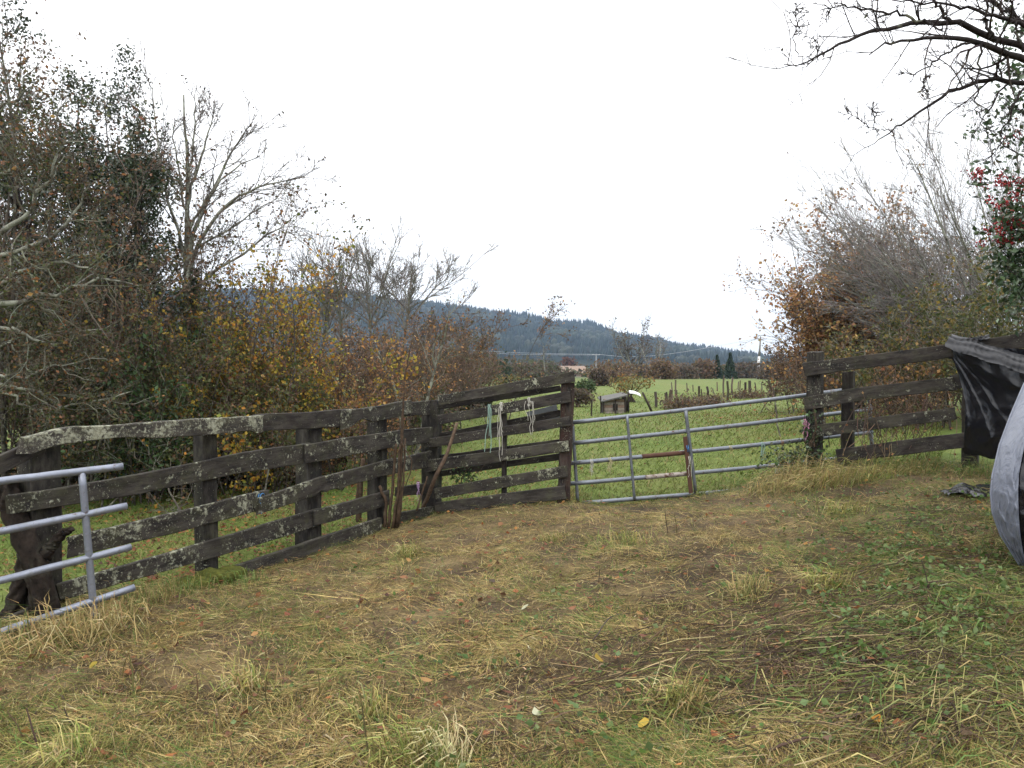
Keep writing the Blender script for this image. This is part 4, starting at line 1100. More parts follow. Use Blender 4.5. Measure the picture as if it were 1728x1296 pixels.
sb = G(662, 893)
M_cut = mat_bark('cut_stem_bark', .2, dark=(.03, .021, .015), light=(.10, .066, .042), lich=(.09, .08, .05))
sp = thing('cut_sapling', 'clump of cut brown sapling stems at the fence corner with one tall thin shoot', 'sapling', sb)
Ysp = sb[1]
for k, (pts, a, b_) in enumerate(((((668, 893), (676, 800), (678, 730), (680, 690), (683, 640)), .028, .006), (((655, 893), (664, 810), (668, 748)), .018, .013), (((662, 893), (672, 820), (675, 750)), .014, .011),
                                  (((648, 890), (652, 845), (640, 820)), .02, .016), (((683, 640), (690, 600), (696, 570)), .011, .004), (((676, 745), (690, 770), (697, 782), (685, 820)), .007, .005),
                                  (((672, 890), (682, 800), (684, 740)), .012, .009))):
    P, R = arm(rng_of(430 + k), [W(u, v, Ysp - .02 * (k % 3)) for u, v in pts], a, b_, 12, .004)
    part('stem', MB().tubes(P, R, 9, cap=True), M_cut, sp, smooth=True, col=False)
s2 = thing('cut_sapling', 'short cut forked sapling stub behind the third rail', 'sapling', base_at(608, 9.0))
for k, (pts, a) in enumerate(((((606, 885), (608, 830), (612, 775)), .03), (((604, 885), (602, 840), (606, 800)), .02))):
    P, R = arm(rng_of(440 + k), [W(u, v, 9.0) for u, v in pts], a, a * .8, 10, .004)
    part('stem', MB().tubes(P, R, 8, cap=True), M_cut, s2, smooth=True, col=False)
lp = G(706, 870)
ls = thing('leaning_stick', 'brown cut pole leaning against the doubled fence', 'stick', lp)
P, R = arm(rng_of(445), [lp - [0, 0, .04], W(735, 805, 8.72), W(756, 762, 8.78), W(771, 713, 8.84)], .026, .018, 12, .003)
part('pole', MB().tubes(P, R, 9, cap=True), mat_bark('stick_bark', .2, dark=(.06, .042, .03), light=(.16, .11, .075), lich=(.17, .14, .1)), ls, smooth=True, col=False)
P, R = arm(rng_of(446), [W(703, 862, 8.55), W(712, 835, 8.62), W(721, 803, 8.68)], .012, .009, 8, .002)
part('side_stick', MB().tubes(P, R, 7, cap=True), M_cut, ls, smooth=True, col=False)

# ------------------------------------------------------------------ plastic sheets
def mat_plastic(name, base, rough, bscale=9, bst=.5, crease_shade=False):
    m, nt, b, _ = new_mat(name)
    v = coords(nt, rand=False)
    n = noise(nt, v, bscale, 5, .6, 1.2)
    c = ramp(nt, noise(nt, v, 14, 7, .75, .5), [(.35, tuple(x * .8 for x in base)), (.7, base)]).outputs[0]
    if crease_shade:  # wrinkle shade painted as dark blotches in the base colour
        mk = ramp(nt, noise(nt, coords(nt, (1, 1, .55), rand=False), 11, 6, .7, 1.5), [(.64, (0, 0, 0)), (.70, (1, 1, 1))]).outputs[0]
        c = mixc(nt, mk, c, (.018, .02, .028))
    nt.links.new(c, b.inputs['Base Color'])
    b.inputs['Roughness'].default_value = rough
    b.inputs['Specular IOR Level'].default_value = .5
    bump(nt, b, n, bst, .03)
    return m
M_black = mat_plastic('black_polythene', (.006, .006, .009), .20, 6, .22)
M_grey = mat_plastic('grey_blue_polythene', (.16, .175, .22), .36, 9, .45, True)

def sheet(C00, C10, C01, C11, nu, nv, fn):
    s, t = np.meshgrid(np.linspace(0, 1, nu), np.linspace(0, 1, nv))
    P = (C00[None, None] * ((1 - s) * (1 - t))[..., None] + C10[None, None] * (s * (1 - t))[..., None] + C01[None, None] * ((1 - s) * t)[..., None] + C11[None, None] * (s * t)[..., None])
    P = fn(P, s, t)
    ix = np.arange(nu * nv).reshape(nv, nu)
    return MB().add(P.reshape(-1, 3), np.stack([ix[:-1, :-1], ix[1:, :-1], ix[1:, 1:], ix[:-1, 1:]], -1).reshape(-1, 4))
pr = thing('plastic_sheet', 'torn black plastic sheet hung over the right fence rails', 'plastic sheet', (5.2, 8.0, float(gz(5.2, 8.0))))
def fold1(P, s, t):
    ang = np.arctan2(t + .02, s + .02)
    rad = np.hypot(s, t)
    rid = np.abs(np.sin(ang * 9 + 1.3 * np.sin(ang * 5) + rad)); d = .04 * (1 - rid) ** 2 * np.clip(rad * 2, 0, 1) * np.exp(-rad * .8) + .03 * wavy(s * 1.6, t * .7, 451, .45) + .035 * (1 - np.abs(wavy(s * 2 + t, t * 2 - s, 452, .6))) * np.clip(rad, 0, 1)
    P = P.copy(); P[..., 1] -= d + .12 * np.sin(t * math.pi) * (.4 + s); P[..., 0] += .03 * np.sin(t * 5) * (1 - s)
    P[..., 2] += .02 * wavy(s * 4, t * 0, 453, .8) * t
    return P
o = part('drape', sheet(W(1599, 585, 8.42), W(1830, 592, 7.2), W(1632, 764, 8.25), W(1830, 800, 7.1), 90, 60, fold1), M_black, pr, smooth=True, col=False)
def fold2(P, s, t):
    P = P.copy(); d = .035 * np.abs(np.sin(t * 8 + s * 3.5 + .8 * np.sin(s * 5))) + .02 * (1 - np.abs(wavy(s * 4, t * 1.5, 455, .6)))
    P[..., 1] -= d; P[..., 2] += .012 * wavy(s * 3, t, 456, .9) + .02 * np.sin(t * math.pi)
    return P
part('folded_edge', sheet(W(1604, 563, 8.36), W(1760, 612, 7.45), W(1590, 586, 8.3), W(1760, 642, 7.35), 70, 16, fold2), mat_plastic('rougher_black_polythene', (.008, .008, .011), .42, 6, .3), pr, smooth=True, col=False)  # slightly paler, rougher black than the drape
part('torn_tip', sheet(W(1625, 573, 8.3), W(1664, 566, 8.25), W(1640, 580, 8.25), W(1668, 570, 8.2), 14, 6, fold2), M_black, pr, smooth=True, col=False)

# grey plastic cover hanging over a low heap at the right edge: front panel, dark inner panel, side turned away
def strip(edgeA, edgeB, nu, nv, fn):
    """surface between two polylines"""
    t = np.linspace(0, 1, nv); A = np.asarray(edgeA, float); B = np.asarray(edgeB, float)
    A = np.stack([np.interp(t, np.linspace(0, 1, len(A)), A[:, i]) for i in range(3)], 1); B = np.stack([np.interp(t, np.linspace(0, 1, len(B)), B[:, i]) for i in range(3)], 1)
    for E in (A, B):
        for _ in range(3): E[1:-1] = (E[:-2] + 2 * E[1:-1] + E[2:]) / 4
    s_, tt = np.meshgrid(np.linspace(0, 1, nu), t)
    P = fn(A[:, None] * (1 - s_[..., None]) + B[:, None] * s_[..., None], s_, tt)
    ix = np.arange(nu * nv).reshape(nv, nu)
    return MB().add(P.reshape(-1, 3), np.stack([ix[:-1, :-1], ix[1:, :-1], ix[1:, 1:], ix[:-1, 1:]], -1).reshape(-1, 4))
LE = [W(u, v, y) for u, v, y in ((1748, 615, 5.25), (1728, 649, 5.1), (1706, 700, 5.0), (1687, 751, 4.92), (1675, 802, 4.86), (1672, 832, 4.84), (1675, 865, 4.82), (1689, 903, 4.8), (1706, 930, 4.78), (1726, 962, 4.76))]
CE = [W(u, v, y) for u, v, y in ((1790, 630, 4.95), (1764, 668, 4.85), (1742, 715, 4.72), (1728, 755, 4.66), (1719, 800, 4.62), (1718, 835, 4.60), (1719, 868, 4.60), (1722, 905, 4.62), (1727, 935, 4.66), (1738, 966, 4.70))]
RE = [W(u, v, y) for u, v, y in ((1900, 640, 4.7), (1890, 700, 4.5), (1880, 760, 4.45), (1875, 820, 4.42), (1875, 880, 4.42), (1880, 930, 4.45), (1885, 980, 4.5))]
BE = [p + np.array([.55, .75, -.05]) for p in LE]
pb = thing('plastic_cover', 'sagging cover of shiny grey plastic with dark creases at the right edge', 'plastic cover', (W(1780, 960, 4.9)[0], 4.9, float(gz(W(1780, 960, 4.9)[0], 4.9))))
def crink(amp, seed, bulge):
    def f(P, s_, t):
        P = P.copy()
        r1 = 1 - np.abs(wavy(s_ * 1.2 + t * 1.1, t * 3 - s_ * .8, seed, .9)); r2 = 1 - np.abs(wavy(s_ * 2 - t * 2, t * 4 + s_, seed + 1, .8)); r3 = wavy(s_ * 2, t * 9, seed + 2, .9)
        d = bulge * np.sin(s_ * math.pi) * np.sin(t * math.pi) + amp * (r1 ** 3 * .7 + r2 ** 4 * .5 + .15 * r3) * np.clip(np.sin(s_ * math.pi) * 3 + .15, 0, 1)
        P[..., 1] -= d; P[..., 0] -= d * .35
        return P
    return f
part('front_panel', strip(LE, CE, 44, 90, crink(.022, 461, .035)), M_grey, pb, smooth=True, col=False)
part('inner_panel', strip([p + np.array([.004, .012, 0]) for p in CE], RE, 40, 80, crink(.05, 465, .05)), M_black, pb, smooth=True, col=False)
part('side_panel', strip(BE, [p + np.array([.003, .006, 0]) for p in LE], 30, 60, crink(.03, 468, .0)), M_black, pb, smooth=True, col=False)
part('hem', MB().tubes(np.array(LE), np.full(len(LE), .007), 8), M_grey, pb, smooth=True, col=False)

sg_ = G(1640, 835)
def fold3(P, s, t):
    P = P.copy(); P[..., 2] = gz(P[..., 0].ravel(), P[..., 1].ravel()).reshape(s.shape) + .03 + .014 * wavy(s * 3, t * 2, 470, .8) + .015 * np.sin(s * 3.1)
    P[..., 1] += .03 * np.sin(s * 9) * (t - .5); return P
solo('plastic_scrap', sheet(G(1583, 833), G(1678, 824), G(1600, 840), G(1664, 845), 40, 12, fold3), M_black, 'crumpled scrap of black plastic lying on the grass below the sheet', 'plastic scrap', smooth=True, col=False)

# ------------------------------------------------------------------ far constructions
# coop
yc = G(1036, 698)[1]
cb = W(1036, 698, yc); cb[2] = float(gz(cb[0], cb[1]))
k_ = yc / F
cw, chh, cd = 36 * k_, 27 * k_, .7
coop = thing('chicken_coop', 'little plank hen coop with a dark sloping roof in the field', 'coop', cb)
M_pale = mat_flat('pale_boards', (.20, .17, .14), (.36, .31, .27), 20)
M_pink = mat_flat('reddish_boards', (.20, .13, .10), (.32, .22, .17), 20)
def boxm(c, sx, sy, sz):
    x, y, z = c
    V = [(x + a * sx / 2, y + b_ * sy / 2, z + d_ * sz / 2) for a in (-1, 1) for b_ in (-1, 1) for d_ in (-1, 1)]
    return MB().add(V, [(0, 1, 3, 2), (4, 6, 7, 5), (0, 4, 5, 1), (2, 3, 7, 6), (0, 2, 6, 4), (1, 5, 7, 3)])
for i in range(5):
    part('plank', boxm(cb + np.array([0, -.02 * (i % 2), chh * (.1 + .18 * i)]), cw * (1 - .02 * i), .05, chh * .165), M_pale if i in (0, 1, 3) else M_pink, coop, col=False)
part('back_wall', boxm(cb + np.array([0, cd * .6, chh * .45]), cw * .96, cd, chh * .9), M_fence_dark, coop, col=False)
part('doorway', boxm(cb + np.array([cw * .05, -.05, chh * .42]), cw * .22, .06, chh * .4), M_fence_dark, coop, col=False)
rf = MB().add([cb + [-cw * .62, -.2, chh * .72], cb + [cw * .6, -.25, chh * 1.12], cb + [cw * .6, cd + .3, chh * 1.2], cb + [-cw * .62, cd + .3, chh * .9],
               cb + [-cw * .62, -.2, chh * .80], cb + [cw * .6, -.25, chh * 1.2], cb + [cw * .6, cd + .3, chh * 1.28], cb + [-cw * .62, cd + .3, chh * .98]], [(0, 1, 2, 3), (4, 7, 6, 5), (0, 4, 5, 1), (1, 5, 6, 2), (2, 6, 7, 3), (3, 7, 4, 0)])
part('roof', rf, mat_flat('grey_felt', (.07, .068, .062), (.13, .125, .115), 12), coop, col=False)
for dx in (-.5, .05, .5):
    part('prop', MB().tubes(np.array([cb + [dx * cw, -.12, -.05], cb + [dx * cw, -.10, chh * .85]]), np.array([.028, .022]), 6, (.05, .04, .035)), M_twig, coop)
# curved sheet shelter beside it
yw = yc + .6
sh = thing('sheet_shelter', 'curved white corrugated sheet on dark posts beside the coop', 'shelter', base_at(1066, yw))
s_ = np.linspace(0, 1, 9); pu = 1063 + 19 * s_; pv = 663 - 1.0 * np.sin(s_ * 2.2) + 6 * s_ ** 1.6
fr = np.array([W(u, v, yw - .3) for u, v in zip(pu, pv)]); bk = np.array([W(u - 2, v - 4, yw + .7) for u, v in zip(pu, pv)])
V = np.concatenate([fr, bk, fr - [0, 0, .03], bk - [0, 0, .03]]); n9 = np.arange(8)
part('roof_sheet', MB().add(V, np.concatenate([np.stack([n9, n9 + 1, n9 + 10, n9 + 9], 1), np.stack([n9 + 18, n9 + 27, n9 + 28, n9 + 19], 1), np.stack([n9, n9 + 18, n9 + 19, n9 + 1], 1)])), mat_flat('white_sheet', (.72, .74, .76), (.82, .83, .85), 10, .5), sh, smooth=True, col=False)
for (u0, v0, u1, v1, rr) in ((1054, 697, 1053, 663, .10), (1060, 696, 1060, 662, .045), (1102, 688, 1084, 662, .04)):
    a = W(u0, v0, yw); a[2] = float(gz(a[0], a[1])) - .05
    part('post', MB().tubes(np.array([a, W(u1, v1, yw)]), np.array([rr, rr * .85]), 7, (.045, .035, .03), cap=True), M_twig, sh, smooth=True)
# stakes
ORD = 'first second third fourth fifth sixth seventh eighth ninth tenth eleventh twelfth thirteenth fourteenth fifteenth sixteenth seventeenth eighteenth nineteenth twentieth twenty-first twenty-second twenty-third twenty-fourth twenty-fifth twenty-sixth twenty-seventh twenty-eighth'.split()
stakes = [(1107, 661, 688, 5), (1122, 664, 681, 3), (1126, 663, 681, 3), (1131, 657, 682, 6), (1134, 647, 671, 2), (1140, 643, 669, 3), (1143, 656, 672, 2), (1180, 653, 682, 4), (1184, 656, 671, 2), (1193, 651, 671, 4),
          (1203, 654, 664, 2), (1221, 633, 668, 3), (1228, 643, 678, 4), (1235, 637, 663, 3), (1246, 646, 659, 2), (1249, 643, 674, 2), (1258, 645, 671, 4), (1266, 643, 668, 5), (1275, 645, 662, 2), (1298, 641, 654, 4), (1014, 668, 698, 3), (998, 676, 702, 3),
          (1160, 648, 662, 2), (1170, 650, 661, 2), (1211, 646, 660, 2), (1285, 646, 660, 2)]
stakes.sort()
for k, (u, v0, v1, w) in enumerate(stakes):
    g = G(u, v1); tz = W(u, v0, g[1])
    o = solo('field_stake', MB().tubes(np.array([g - [0, 0, .1], (g + tz) / 2 + rng_of(k).normal(0, .02, 3), tz + rng_of(k + 50).normal(0, .03, 3)]), np.array([1, .95, .9]) * max(w, 2.0) / 2 / F * g[1], 6, pick(rng_of(k + 90), 1, [(1, (.045, .035, .03)), (1, (.09, .075, .06))])[0], cap=True),
             M_twig, f'{ORD[k]} from the left of the wooden stakes in the far field, {"thick" if w >= 4 else "thin"} and {"tall" if v1 - v0 >= 24 else "short"}', 'stake', 'stakes in the far field', origin=g)
# bramble growth round the stakes
rb_ = rng_of(480)
for k, (u, v, hpx, wpx, lab) in enumerate(((1150, 690, 22, 60, 'dry bramble clump round the near stakes left of centre'), (1195, 684, 18, 60, 'dry bramble clump round the middle stakes'), (1262, 672, 14, 70, 'low dry bramble strip by the right-hand stakes'))):
    g = G(u, v); w = wpx / F * g[1] / 2; h = hpx / F * g[1]
    root = thing('bramble_clump', lab, 'bramble', g, 'brambles round the stakes')
    n = 900; q = g + np.stack([rb_.normal(0, w * .5, n), rb_.normal(0, .5, n), np.abs(rb_.normal(0, h * .45, n))], 1); q[:, 2] += gz(q[:, 0], q[:, 1]) - g[2]
    part('foliage', MB().leaves(q, rb_.uniform(.07, .14, n), rb_, pick(rb_, n, BRN + [(2, (.16, .12, .06)), (1, (.13, .06, .035))]), 1.6), M_leaf, root)
    p0 = g + np.stack([rb_.normal(0, w * .5, 60), rb_.normal(0, .4, 60), np.zeros(60)], 1); p0[:, 2] = gz(p0[:, 0], p0[:, 1])
    part('stem', MB().tubes(grow_paths(rb_, p0, np.stack([rb_.normal(0, .5, 60), rb_.normal(0, .4, 60), np.ones(60)], 1), np.full(60, h * 1.2), 5, .2, -.05), np.full((60, 5), .006), 3, (.09, .06, .045)), M_twig, root, kind='stuff')

# utility pole
yp = 130.0
pb0 = W(1278, 638, yp); pb0[2] = float(gz(pb0[0], yp)); ptop = W(1283.5, 571, yp); pmid = pb0 * .45 + ptop * .55
up_ = thing('utility_pole', 'leaning concrete utility pole white below and grey above', 'pole', pb0)
part('lower_shaft', MB().tubes(np.array([pb0 - [0, 0, .3], pmid]), np.array([.26, .22]), 8, (.62, .62, .60), cap=True), M_plain, up_, smooth=True)
part('upper_shaft', MB().tubes(np.array([pmid, ptop]), np.array([.19, .13]), 8, (.22, .21, .20), cap=True), M_plain, up_, smooth=True)
part('crossarm', MB().tubes(np.array([ptop + [-.45, 0, -.25], ptop + [.45, 0, -.25]]), np.array([.07, .07]), 6, (.2, .2, .2), cap=True), M_plain, up_)
part('insulator', MB().tubes(np.array([ptop + [0, 0, -.05], ptop + [0, 0, .35]]), np.array([.12, .07]), 6, (.15, .13, .12), cap=True), M_plain, up_)
far_p = W(1006, 597, 330); fb_ = far_p.copy(); fb_[2] = float(gz(far_p[0], 330))
fp = thing('utility_pole', 'thin distant grey utility pole in front of the wooded hill', 'pole', fb_)
part('shaft', MB().tubes(np.array([fb_, far_p]), np.array([.3, .22]), 6, (.3, .3, .3), cap=True), M_plain, fp)
part('crossarm', MB().tubes(np.array([far_p + [-1.6, 0, -.4], far_p + [1.6, 0, -.4]]), np.array([.16, .16]), 5, (.35, .35, .35), cap=True), M_plain, fp)
for k, (e, dz, lab) in enumerate(((-1.2, 0, 'upper power line running left from the distant pole across the hill'), (1.2, -.3, 'lower power line running left from the distant pole across the hill'))):
    s = np.linspace(0, 1, 20)[:, None]; far_l = W(600, 568 + 6 * k, 360)
    P = (far_p + [e, 0, -.2 + dz]) * (1 - s) + far_l * s; P[:, 2] -= 2.2 * np.sin(s[:, 0] * math.pi)
    solo('power_line', MB().tubes(P, np.full(20, .05), 4, (.45, .46, .48)), M_plain, lab, 'power line', 'power lines')
s = np.linspace(0, 1, 20)[:, None]; P = (far_p + [1.2, 0, -.2]) * (1 - s) + (ptop + [0, 0, .1]) * s; P[:, 2] -= 2.0 * np.sin(s[:, 0] * math.pi)
solo('power_line', MB().tubes(P, np.linspace(.05, .025, 20), 4, (.45, .46, .48)), M_plain, 'power line sagging between the distant pole and the white-footed pole', 'power line', 'power lines')

# tiled house
yh = 230.0
hb = W(967, 640, yh); hb[2] = float(gz(hb[0], yh)); kh = yh / F
house = thing('house', 'low house with a brown tiled roof half hidden behind the fence end', 'house', hb)
wz = W(967, 629, yh)[2]; rz = W(967, 617.5, yh)[2]; hw = 31 * kh; hd = 4.0
part('wall', boxm((hb[0], yh + 1, (hb[2] + wz) / 2), hw * 1.86, hd * 2, wz - hb[2]), mat_flat('pink_render', (.34, .22, .18), (.46, .33, .27), 2), house, col=False)
ea, rw = hw * 1.04, hw * .62
V = [(hb[0] - ea, yh + 1 - hd * 1.15, wz - .25), (hb[0] + ea, yh + 1 - hd * 1.15, wz - .25), (hb[0] + ea, yh + 1 + hd * 1.15, wz - .25), (hb[0] - ea, yh + 1 + hd * 1.15, wz - .25), (hb[0] - rw * 1.3, yh + 1, rz), (hb[0] + rw, yh + 1, rz)]
part('roof', MB().add(V, [(0, 1, 5, 4), (2, 3, 4, 5), (3, 2, 1, 0)], [(1, 2, 5), (3, 0, 4)]), mat_flat('clay_tiles', (.17, .12, .09), (.28, .20, .15), 3), house, col=False)
for dx in (-.55, .05, .5):
    part('window', boxm((hb[0] + hw * dx, yh + 1 - hd - .03, wz - 1.1), .8, .08, .9), M_fence_dark, house, col=False)
# white shed
yb_ = 150.0
wb = W(1118, 647, yb_); wb[2] = float(gz(wb[0], yb_)); kb = yb_ / F
shed = thing('shed', 'small white shed far behind the yellowing apple tree', 'shed', wb)
zt = W(1118, 635, yb_)[2]
part('wall', boxm((wb[0], yb_, (wb[2] + zt) / 2), 24 * kb, 2, zt - wb[2]), mat_flat('white_paint', (.62, .64, .66), (.76, .77, .78), 3), shed, col=False)
part('roof', boxm((wb[0], yb_, zt + .07), 26 * kb, 2.4, .12), mat_flat('grey_roof', (.3, .3, .3), (.45, .45, .45), 3), shed, col=False)
part('door', boxm((wb[0] + 7 * kb, yb_ - 1.02, (wb[2] + zt) / 2 - .1), 4 * kb, .06, (zt - wb[2]) * .75), M_fence_dark, shed, col=False)

# ------------------------------------------------------------------ ground cover
R0 = rng_of(500)
STRAW = np.array([.49, .37, .15]); TAN = np.array([.30, .20, .085]); OLV_ = np.array([.19, .185, .045]); GRN_ = np.array([.085, .145, .03]); DRK = np.array([.07, .05, .03]); PALE = np.array([.46, .40, .20])
def yard_sample(n, ymin=1.9, ymax=9.6, power=1.35):
    y = (ymin ** (1 - power) + R0.uniform(0, 1, n) * (ymax ** (1 - power) - ymin ** (1 - power))) ** (1 / (1 - power))
    x = R0.uniform(-.72, .80, n) * y * 1.05
    return x, y
n = 345000
x, y = yard_sample(n, power=1.3)
ok = (beyond(x, y) < .25) & (x < 5.8)
mud = wavy(x, y, 501, 1.3) + .6 * wavy(x, y, 502, .5)
# worn muddy spots are part of the yard
for (u, v, rr) in ((900, 1210, .35), (1300, 1100, .55), (1060, 1130, .4), (700, 1040, .3), (1180, 970, .4), (1420, 1060, .4), (330, 1100, .3)):
    g = G(u, v); mud = mud - 1.9 * np.exp(-((x - g[0]) ** 2 + ((y - g[1]) * .8) ** 2) / rr ** 2)
ok &= R0.uniform(0, 1, n) < np.clip(.74 + .46 * mud, .18, 1)
x, y = x[ok], y[ok]; n = len(x)
gm_ = .20 + .30 * wavy(x, y, 503, 1.5) + .16 * wavy(x, y, 504, .4) + .50 * sstep(x - .15 * (y - 4), .9, 3.0) + .30 * np.exp(-(beyond(x, y) / .6) ** 2)
isg = R0.uniform(0, 1, n) < np.clip(gm_, .04, .9)
q = R0.uniform(0, 1, n)
base = np.where((q < .32)[:, None], STRAW, np.where((q < .58)[:, None], TAN, np.where((q < .73)[:, None], DRK, np.where((q < .935)[:, None], OLV_, PALE))))
gcol_ = np.where((q < .55)[:, None], GRN_, np.where((q < .9)[:, None], OLV_, np.array([.16, .19, .06])))
c = np.where(isg[:, None], gcol_, base) * (1 + R0.normal(0, .22, (n, 1)))
lushx = np.where(isg, 1, 0)
ang = 2.0 * wavy(x, y, 505, 1.6) + 1.6 * wavy(x, y, 506, .45) + R0.normal(0, .75, n) + np.where(R0.uniform(0, 1, n) < .4, R0.uniform(0, 6.28, n), 0)
L = R0.gamma(2.6, .036, n) * np.where(isg, .85, 1.15) + .02
Wd = R0.uniform(.0011, .0029, n) * np.where(R0.uniform(0, 1, n) < .04, 1.8, 1)
up = np.where(isg, R0.uniform(.05, .5, n), np.abs(R0.normal(0, .10, n)))
hh = np.stack([R0.uniform(0, .022, n), R0.uniform(.002, .03, n) + up * L * .5, R0.uniform(.002, .035, n) + up * L * .75], 1)
solo('cut_grass', MB().blades(np.stack([x, y, 0 * x], 1), ang, L, Wd, hh, np.clip(c, .01, .9), gz), M_grass, 'matted layer of cut straw-coloured and green grass covering the yard', 'grass', kind='stuff')

# chopped bits and dark litter between the straws
n = 45000
x, y = yard_sample(n, power=1.3); ok = (beyond(x, y) < .2) & (x < 5.8); x, y = x[ok], y[ok]; n = len(x)
L = R0.gamma(2.0, .012, n) + .008; lift = R0.uniform(.002, .03, n)
solo('straw_litter', MB().blades(np.stack([x, y, 0 * x], 1), R0.uniform(0, 6.28, n), L, R0.uniform(.003, .009, n), np.stack([lift, lift + R0.normal(.004, .006, n), lift + R0.normal(.004, .008, n)], 1), pick(R0, n, [(3, (.06, .042, .028)), (2, (.13, .085, .05)), (2, (.26, .19, .10)), (1, (.34, .28, .15)), (1, (.09, .11, .03)), (.5, (.20, .09, .045))], .25), gz), M_grass, 'chopped brown straw bits and rotted litter on the yard', 'litter', kind='stuff')

# mown stems and twigs strewn over the right half of the yard
n = 2600
u = np.concatenate([R0.normal(1330, 190, 1500), R0.normal(1600, 110, 1100)]); v = np.concatenate([R0.normal(1090, 75, 1500), R0.uniform(880, 1296, 1100)])
y = 1.42 * F / np.maximum(v - 615, 150); x = (u - 864) / F * y; ok = (y > 1.9) & (beyond(x, y) < -.2); x, y = x[ok], y[ok]; n = len(x)
L = R0.gamma(3, .07, n) + .06; ang = R0.normal(.35, .7, n) + np.where(R0.uniform(0, 1, n) < .4, math.pi, 0); K = 4; sv = np.linspace(-.5, .5, K)
PX = x[:, None] + np.cos(ang)[:, None] * L[:, None] * sv + np.cumsum(R0.normal(0, .006, (n, K)), 1); PY = y[:, None] + np.sin(ang)[:, None] * L[:, None] * sv + np.cumsum(R0.normal(0, .006, (n, K)), 1)
PZ = gz(PX.ravel(), PY.ravel()).reshape(n, K) + R0.uniform(.015, .06, n)[:, None] + R0.normal(0, .06, n)[:, None] * L[:, None] * sv
solo('mown_stems', MB().tubes(np.stack([PX, PY, np.maximum(PZ, gz(PX.ravel(), PY.ravel()).reshape(n, K) + .006)], -1), np.repeat(R0.uniform(.0008, .0024, n)[:, None], K, 1), 3, pick(R0, n, [(4, (.05, .035, .026)), (2, (.10, .07, .042)), (1, (.28, .22, .11)), (1.5, (.13, .15, .045))])), M_twig, 'mown dark stems and twigs strewn over the right side of the yard', 'stems', kind='stuff')

# short turf of the field behind fence and gate
n = 80000
y = (7.5 ** -.9 + R0.uniform(0, 1, n) * (42. ** -.9 - 7.5 ** -.9)) ** (-1 / .9); x = R0.uniform(-.62, .56, n) * y
y = np.where(x < -1.2, y - 2.3 * R0.uniform(0, 1, n), y)
ok = beyond(x, y) > .05; x, y = x[ok], y[ok]; n = len(x)
d_ = (.5 + .5 * wavy(x, y, 510, 2.5))[:, None]
c = np.where((R0.uniform(0, 1, n) < .82 + .12 * wavy(x, y, 515, 1.3))[:, None], np.array([.105, .155, .030]) * d_ + np.array([.14, .17, .042]) * (1 - d_), np.array([.21, .17, .07])) * (1 + R0.normal(0, .2, (n, 1)))
L = R0.uniform(.03, .09, n) * (1 + y * .03)
solo('field_grass', MB().blades(np.stack([x, y, 0 * x], 1), R0.uniform(0, 6.28, n), L * .8, .004 + y * .0006, np.stack([0 * x, L * .35, L * R0.uniform(.3, .8, n)], 1), np.clip(c, .01, 1), gz), M_grass, 'short green turf of the field beyond the fence and gate', 'grass', kind='stuff')

# fallen leaves: a scatter that nobody could count ...
n = 9000
x = np.concatenate([R0.normal(-3.0, 1.8, 6000), R0.uniform(-3, 4, 1200), R0.normal(6.2, 1.4, 1800)]); y = np.concatenate([R0.uniform(6, 13, 6000), R0.uniform(2.2, 9, 1200), R0.normal(17, 3, 1800)])
ok = (beyond(x, y) > .1) | ((y < 9) & (np.arange(n) >= 6000) & (np.arange(n) < 7200)); x, y = x[ok], y[ok]
LEAFC = [(3, (.22, .085, .035)), (2, (.15, .065, .035)), (1, (.30, .14, .04)), (1, (.10, .05, .03))]
solo('fallen_leaves', MB().leaves(np.stack([x, y, gz(x, y) + R0.uniform(.02, .05, len(x))], 1), R0.uniform(.03, .06, len(x)), R0, pick(R0, len(x), LEAFC), 1.3, flat=1.0), M_leaf, 'scatter of rusty fallen leaves over the turf and straw', 'leaves', kind='stuff')
# ... and the larger ones one can pick out
spots = [(1305, 1000, RUST), (1395, 1268, RUST), (1010, 1128, GOLD), (886, 1038, None), (920, 972, RUST), (1058, 974, RUST), (965, 1040, RUST), (770, 855, RUST), (845, 893, RUST), (690, 955, RUST), (555, 1055, RUST), (640, 942, RUST), (520, 980, RUST), (430, 1085, RUST),
         (470, 1070, BROWN), (540, 1100, RUST), (158, 1138, GOLD), (240, 1040, RUST), (830, 992, BROWN), (800, 1000, RUST), (1410, 1055, None), (1220, 1240, RUST), (1600, 1165, RUST), (1630, 1260, RUST), (760, 1165, BROWN), (720, 1165, RUST), (700, 1065, BROWN), (1080, 1050, RUST),
         (1353, 914, RUST), (1590, 1002, None), (1480, 1235, GOLD), (1085, 1242, GOLD), (905, 1222, None), (680, 985, RUST), (600, 960, RUST), (1600, 820, RUST), (350, 1030, RUST), (1235, 1080, BROWN)]
r = rng_of(520)
